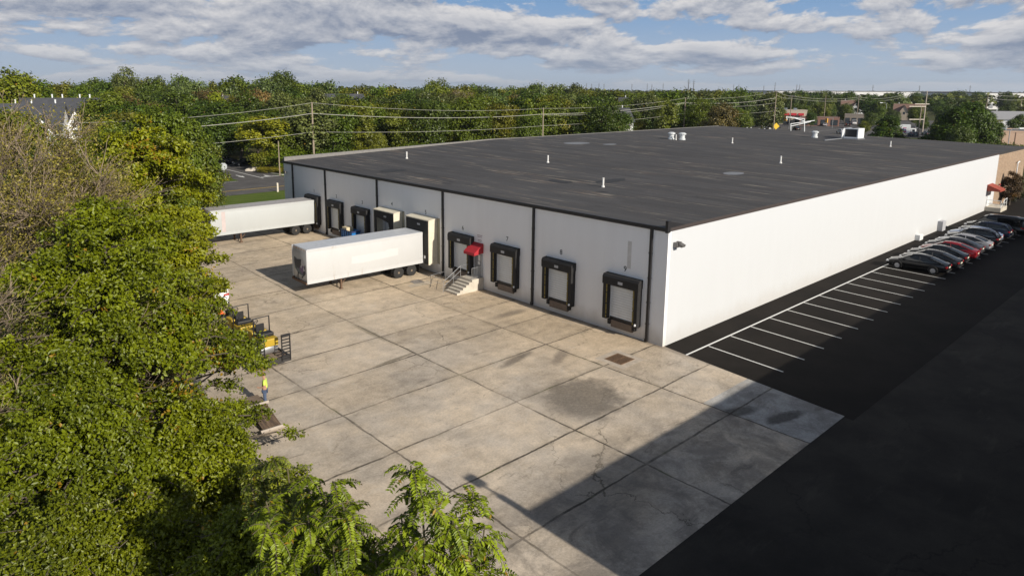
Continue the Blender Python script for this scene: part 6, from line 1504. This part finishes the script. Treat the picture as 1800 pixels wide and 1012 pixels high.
# singled out
FORCE.append(1)
plant_at(1078, 196, 194, 'n0', 'dark green', 1.2, 'dark tree half hiding the white-walled townhouse'); plant_at(1040, 200, 186, 'n2', 'mid-green', 1.1, 'mid-green tree left of the white-walled townhouse')
for k, (px, d_, yt, kd, cl) in enumerate(((1300, 250, 190, 'n1', 'mid-green'), (1322, 300, 192, 'n2', 'dark green'), (1358, 300, 186, 'n0', 'dark green'), (1402, 345, 180, 'n3', 'mid-green'), (1418, 300, 194, 'n2', 'dark green'), (1440, 350, 178, 'n0', 'olive'), (1468, 310, 192, 'n1', 'dark green'), (1478, 350, 182, 'n2', 'mid-green'),
    (1520, 290, 192, 'n3', 'dark green'), (1535, 330, 184, 'n0', 'mid-green'), (1512, 250, 208, 'n1', 'olive'), (1600, 320, 182, 'n1', 'mid-green'), (1612, 275, 200, 'n3', 'dark green'), (1645, 300, 180, 'n0', 'dark green'), (1672, 230, 188, 'n2', 'olive'), (1722, 260, 190, 'n3', 'dark green'), (1738, 240, 204, 'n1', 'olive'), (1785, 275, 196, 'n0', 'dark green'), (1560, 300, 190, 'n2', 'grey-green'), (1388, 370, 178, 'n1', 'dark green'))):
    plant_at(px, d_, yt, kd, cl, .95, f'{cl} street tree among the far shops')
for px in (1366, 1395, 1420, 1452, 1475, 1505, 1528, 1560, 1592, 1640, 1668, 1700, 1745, 1790): plant_at(px+gb.uniform(-6, 6), 560+gb.uniform(0, 40), 159+gb.uniform(-2, 6), FK0[gb.integers(4)], 'dark green', 1.1, 'dark green tree standing right before the far white sheds')
FORCE.pop()
FORCE.append(1)
plant_at(464, 133, 205, 'p0', 'yellow-green', 1.5, 'yellow-green tree with visible trunk beside the side road'); plant_at(425, 146, 196, 'v0', 'mid-green', 1.3, 'spreading green tree shading the end of the side road'); plant_at(385, 140, 200, 'v0', 'dark green', 1.3, 'dark spreading tree left of the side road sign'); plant_at(405, 160, 182, 'n2', 'dark green', 1.3, 'dark tree closing the end of the side road'); plant_at(455, 158, 190, 'n0', 'dark green', 1.2, 'dark tree behind the yellow-green tree by the side road')
FORCE.pop()
plant_at(545, 138, 184, 'v0', 'grey-green', 1.5, 'grey-green spreading tree in front of the pole above the roof corner'); plant_at(505, 136, 215, 'n3', 'mid-green', 1.0, 'mid-green rounded tree behind the thin service pole')
plant_at(590, 142, 190, 'n0', 'dark green', 1.0, 'dark green tree right of the grey-green spreading tree')
plant_at(1190, 190, 208, 'p0', 'silvery', 1.3, 'silvery thin-crowned tree, left of the pair by the roof edge'); plant_at(1232, 188, 187, 'p0', 'silvery', 1.5, 'larger silvery thin-crowned tree by the roof edge'); plant_at(1256, 192, 195, 'p0', 'silvery', 1.2, 'silvery tree right of the larger one by the roof edge')
plant_at(1555, 190, 197, 'c0', 'dark green', 1.5, 'dark bushy pine right of the rooftop unit')
for k, (px, d_, yt, kd, wd) in enumerate(((1665, 170, 182, 'c0', 1.3), (1690, 180, 172, 'c1', 1.4), (1648, 185, 190, 'c1', 1.1), (1712, 175, 196, 'n0', 1.0), (1733, 178, 206, 'n2', .9), (1680, 160, 215, 'n3', .9))):
    plant_at(px, d_, yt, kd, 'dark green', wd, ('tall dark pine, left of the twin pines right of the double pole', 'tallest dark pine right of the double pole', 'shorter dark pine just right of the double pole', 'dark leafy tree behind the curved-arm lamp', 'low dark tree left of the pinkish building', 'low dark tree below the tall pines')[k])
plant_at(1437, 240, 219, 'n1', 'olive', 1.0, 'small olive bushy tree left of the rooftop unit')
plant_at(797, 225, 156, 'dead', 'russet brown', 1.2, 'pale half-bare tree rising above the wood behind the roof'); plant_at(1005, 240, 160, 'dead', 'russet brown', 1.2, 'brownish half-bare tree by the vented townhouse'); plant_at(825, 235, 158, 'dead', 'olive', 1.0, 'olive half-bare tree right of the pale one')
plant_at(235, 260, 124, 'v1', 'grey-green', 1.0, 'tallest tree on the left skyline, open crowned'); plant_at(505, 280, 131, 'n2', 'dark green', 1.2, 'tall rounded tree on the skyline above the roof corner'); plant_at(765, 250, 140, 'n1', 'mid-green', 1.1, 'tall rounded green tree on the middle skyline')
plant_at(20, 180, 130, 'n0', 'yellow-green', 1.4, 'broad yellow-green tree at the left edge skyline'); plant_at(60, 190, 136, 'n3', 'mid-green', 1.2, 'broad green tree next to the left edge skyline')
for px, d_, yt, kd, cl, lb in ((28, 72, 196, 'p0', 'olive', 'thin olive tree in front of the white gabled townhouses'), (-40, 66, 205, 'p0', 'russet brown', 'thin brownish tree at the far left edge'), (118, 73, 262, 'm0', 'olive', 'rounded olive tree below the white gables'), (40, 68, 254, 'm1', 'dark green', 'dark rounded tree behind the bare twigs'),
    (200, 71, 214, 'm2', 'yellow-green', 'golden-olive tree left behind the bright maple'), (300, 68, 186, 'm0', 'mid-green', 'tall green tree right behind the bright maple'), (334, 69, 236, 'm1', 'olive', 'open olive tree at the right of the bright maple'), (250, 70, 205, 'm2', 'mid-green', 'green tree peeping over the bright maple'), (-30, 50, 330, 'm1', 'dark green', 'dark tree at the left edge under the bare twigs'), (60, 48, 345, 'm0', 'dark green', 'dark rounded tree between bare twigs and pyramidal oak')): plant_at(px, d_, yt, kd, cl, .85, lb)
for px, d_, yt, kd, cl in ((215, 112, 196, 'n1', 'olive'), (330, 128, 168, 'n0', 'mid-green'), (285, 118, 190, 'n2', 'dark green'), (20, 100, 235, 'n3', 'olive'), (100, 105, 238, 'n0', 'olive'), (330, 112, 205, 'n3', 'olive')): plant_at(px, d_, yt, kd, cl, 1.0)
# rows, near to far
row(150, 205, 385, 36, 34, NK, ALLG)
row_y(104, 575, 1290, 34, 46, NK, ['dark green', 'mid-green', 'mid-green', 'olive']); row_y(113, 590, 1300, 36, 32, NK, ALLG+['olive']); row_y(126, 600, 1300, 36, 22, NK, ALLG+['olive', 'yellow-green'])
row(185, 195, 1300, 40, 26, NK+['c1'], ALLG+['olive', 'yellow-green', 'russet brown'], 10)
row(225, -40, 1330, 34, 14, NK+['c0', 'v0'], ALLG+['russet brown'], 12)
row(275, -60, 1340, 30, 5, FK, ALLG+['grey-green'], 16)
row(335, -60, 1340, 28, 1, FK, ALLG+['grey-green'], 20)
row(420, 540, 1560, 27, 4, FK, ALLG+['grey-green', 'olive'], 25)
row(300, 1290, 1345, 26, 34, FK, ALLG); row(360, 1330, 1830, 30, 18, FK, ALLG+['olive'], 25); row(470, 1290, 1850, 26, 8, FK, ALLG, 30); row(575, 1350, 1850, 24, 3, FK, ALLG, 20)
row(262, 1640, 1830, 34, 40, FK, ['dark green', 'olive'], 12)
for k in range(26):      # shrubs along the verge behind the roof edge
    px = (470, 500, 560, 640, 660, 680, 705, 730, 760, 790, 815, 840, 870, 900, 930, 985, 1015, 1045, 1075, 1100, 1130, 1530, 1580, 1640, 1700, 1765)[k]
    d_ = 128+8*gb.random() if px < 600 else (140+gb.random()*8 if px < 1200 else 150+10*gb.random()); q = at(px, 260, d_)
    if not clear(q[0], q[1], 2): continue
    nm = ('olive', 'mid-green', 'dark green')[k % 3]; s_ = gb.uniform(1.0, 1.7)
    plant(PR['b0'], f'{nm} roadside shrub {zone(px)}', (float(q[0]), float(q[1]), .38), (s_*1.3, s_*1.3, s_), gb.uniform(0, 6), COLS[nm], f'{nm} roadside shrubs {zone(px)}', 'shrub')
for k, (px, py) in enumerate(((462, 303), (474, 304), (485, 303), (495, 304))):
    q = gnd(px, py); plant(PR['b0'], ('yellowish bed plant nearest the boulder', 'yellowish bed plant second from the boulder', 'yellowish bed plant third from the boulder', 'yellowish bed plant at the roof corner end')[k], tuple(q), (.8, .8, .42), k*1.3, (.17, .15, .02), 'plants in the bed by the side road', 'plant')
# thin upright tree against the brick wall
g = np.random.default_rng(5)
leafy_tree('upright_tree', 'brownish upright tree growing against the tan brick wall', (84.3, -1.1, 0), 4.9, 1.5, .3, 40, 9000, .16, (.085, .055, .035), 81, 'round', r0=.09, group=None)
leafy_tree('clipped_shrub', 'dark low shrub at the foot of the brick wall', (88.5, -1.0, 0), 1.5, 1.3, .1, 20, 4000, .14, (.03, .04, .015), 82, cat='shrub', r0=.05)

# ---------------------------------------------------------------- far-off woods to the horizon: nobody could count them
def far_woods():
    g = np.random.default_rng(99); Vs = []; Ts = []; n = 0; Fs = []
    cols = []
    tot = 2600
    dep = 480+3300*g.random(tot)**1.7; px = g.uniform(-150, 1950, tot)
    for d_, p_ in zip(dep, px):
        q = at(p_, 300, d_); x, y = q[0], q[1]
        if any((x-a)**2+(y-b)**2 < (r*.8)**2 for a, b, r in BUILT): continue
        if 1340 < p_ < 1870 and d_ < 860 and g.random() < .5: continue
        H = g.uniform(9, 15.5)+(4 if p_ < 700 else 0)+ d_/900; Rr = g.uniform(4, 7.5); k = 70
        u = unit(g.normal(size=(k, 3))); u[:, 2] = np.abs(u[:, 2])*1.0-.15
        c = np.array((x, y, .3+H*.45))+u*np.array((Rr, Rr, H*.55))*g.uniform(.75, 1.02, (k, 1))
        Vv, F = leaves(c, u+np.array((0, 0, .4))+g.normal(size=(k, 3))*.4, g.uniform(1.6, 3.2, k)*(1+d_/3500), g, .85, .2)
        Vs.append(Vv); Fs.append(F+n); n += len(Vv); Ts.append(np.repeat(np.clip(g.random()*.7+g.random(k)*.22, 0, .92), 2))
    o = bpy.data.objects.new('far_woods', np_mesh('far_woods', np.concatenate(Vs), np.concatenate(Fs), np.concatenate(Ts), LEAF)); C.objects.link(o); o.color = (.085, .10, .024, 1)
    tag(o, 'distant woodland reading as one mass along the horizon', 'woodland', kind='stuff')
far_woods()
# pylons and masts on the horizon
for k, (px, yt, d_, wd) in enumerate(((1211, 139, 1900, 2.2), (1220, 140, 1950, 2.0), (1031, 146, 2200, 1.6), (1040, 147, 2200, 1.6), (1053, 146, 2200, 1.6), (1062, 147, 2300, 1.6), (1111, 147, 2300, 1.5), (1138, 147, 2300, 1.5), (1146, 148, 2300, 1.5), (1166, 146, 2300, 1.5), (1363, 145, 2000, 1.6), (1343, 150, 2100, 1.4), (1401, 148, 2100, 1.5), (1406, 148, 2100, 1.5), (1290, 148, 2100, 1.4), (1299, 148, 2100, 1.4), (1535, 149, 2000, 1.6), (1617, 150, 2000, 1.6), (1706, 150, 2000, 1.6))):
    q = at(px, yt, d_); h = float(q[2]); T = thing('pylon', 'tallest pair of pylons on the horizon right of centre' if k < 2 else 'thin pylon among the row along the horizon', 'pylon', (float(q[0]), float(q[1]), 0), 0, 'tallest horizon pylons' if k < 2 else 'thin horizon pylons')
    m = MB().tube([(0, 0, 0), (0, 0, h*.6), (0, 0, h)], [wd, wd*.6, wd*.3], 4)
    for f_ in (.75, .87): m.tube([(-cr[0]*wd*2, -cr[1]*wd*2, h*f_), (cr[0]*wd*2, cr[1]*wd*2, h*f_)], wd*.22, 4)
    m.build('lattice', plain('pylon_grey', (.22, .22, .23), .7, .3), T)
# ---------------------------------------------------------------- the air
hm = bpy.data.materials.new('air_haze'); hm.use_nodes = True; hn = hm.node_tree; hn.nodes.remove(hn.nodes['Principled BSDF'])
pv = hn.nodes.new('ShaderNodeVolumePrincipled'); pv.inputs['Density'].default_value = 0.00007; pv.inputs['Color'].default_value = (0.80, 0.88, 1.0, 1); pv.inputs['Anisotropy'].default_value = 0.2
hn.links.new(pv.outputs[0], hn.nodes['Material Output'].inputs['Volume'])
tag(MB().box(-9500, 9500, -9500, 9500, -2.0, 120.0).build('haze', hm), 'thin pale haze over the far woodland', 'haze', kind='stuff')
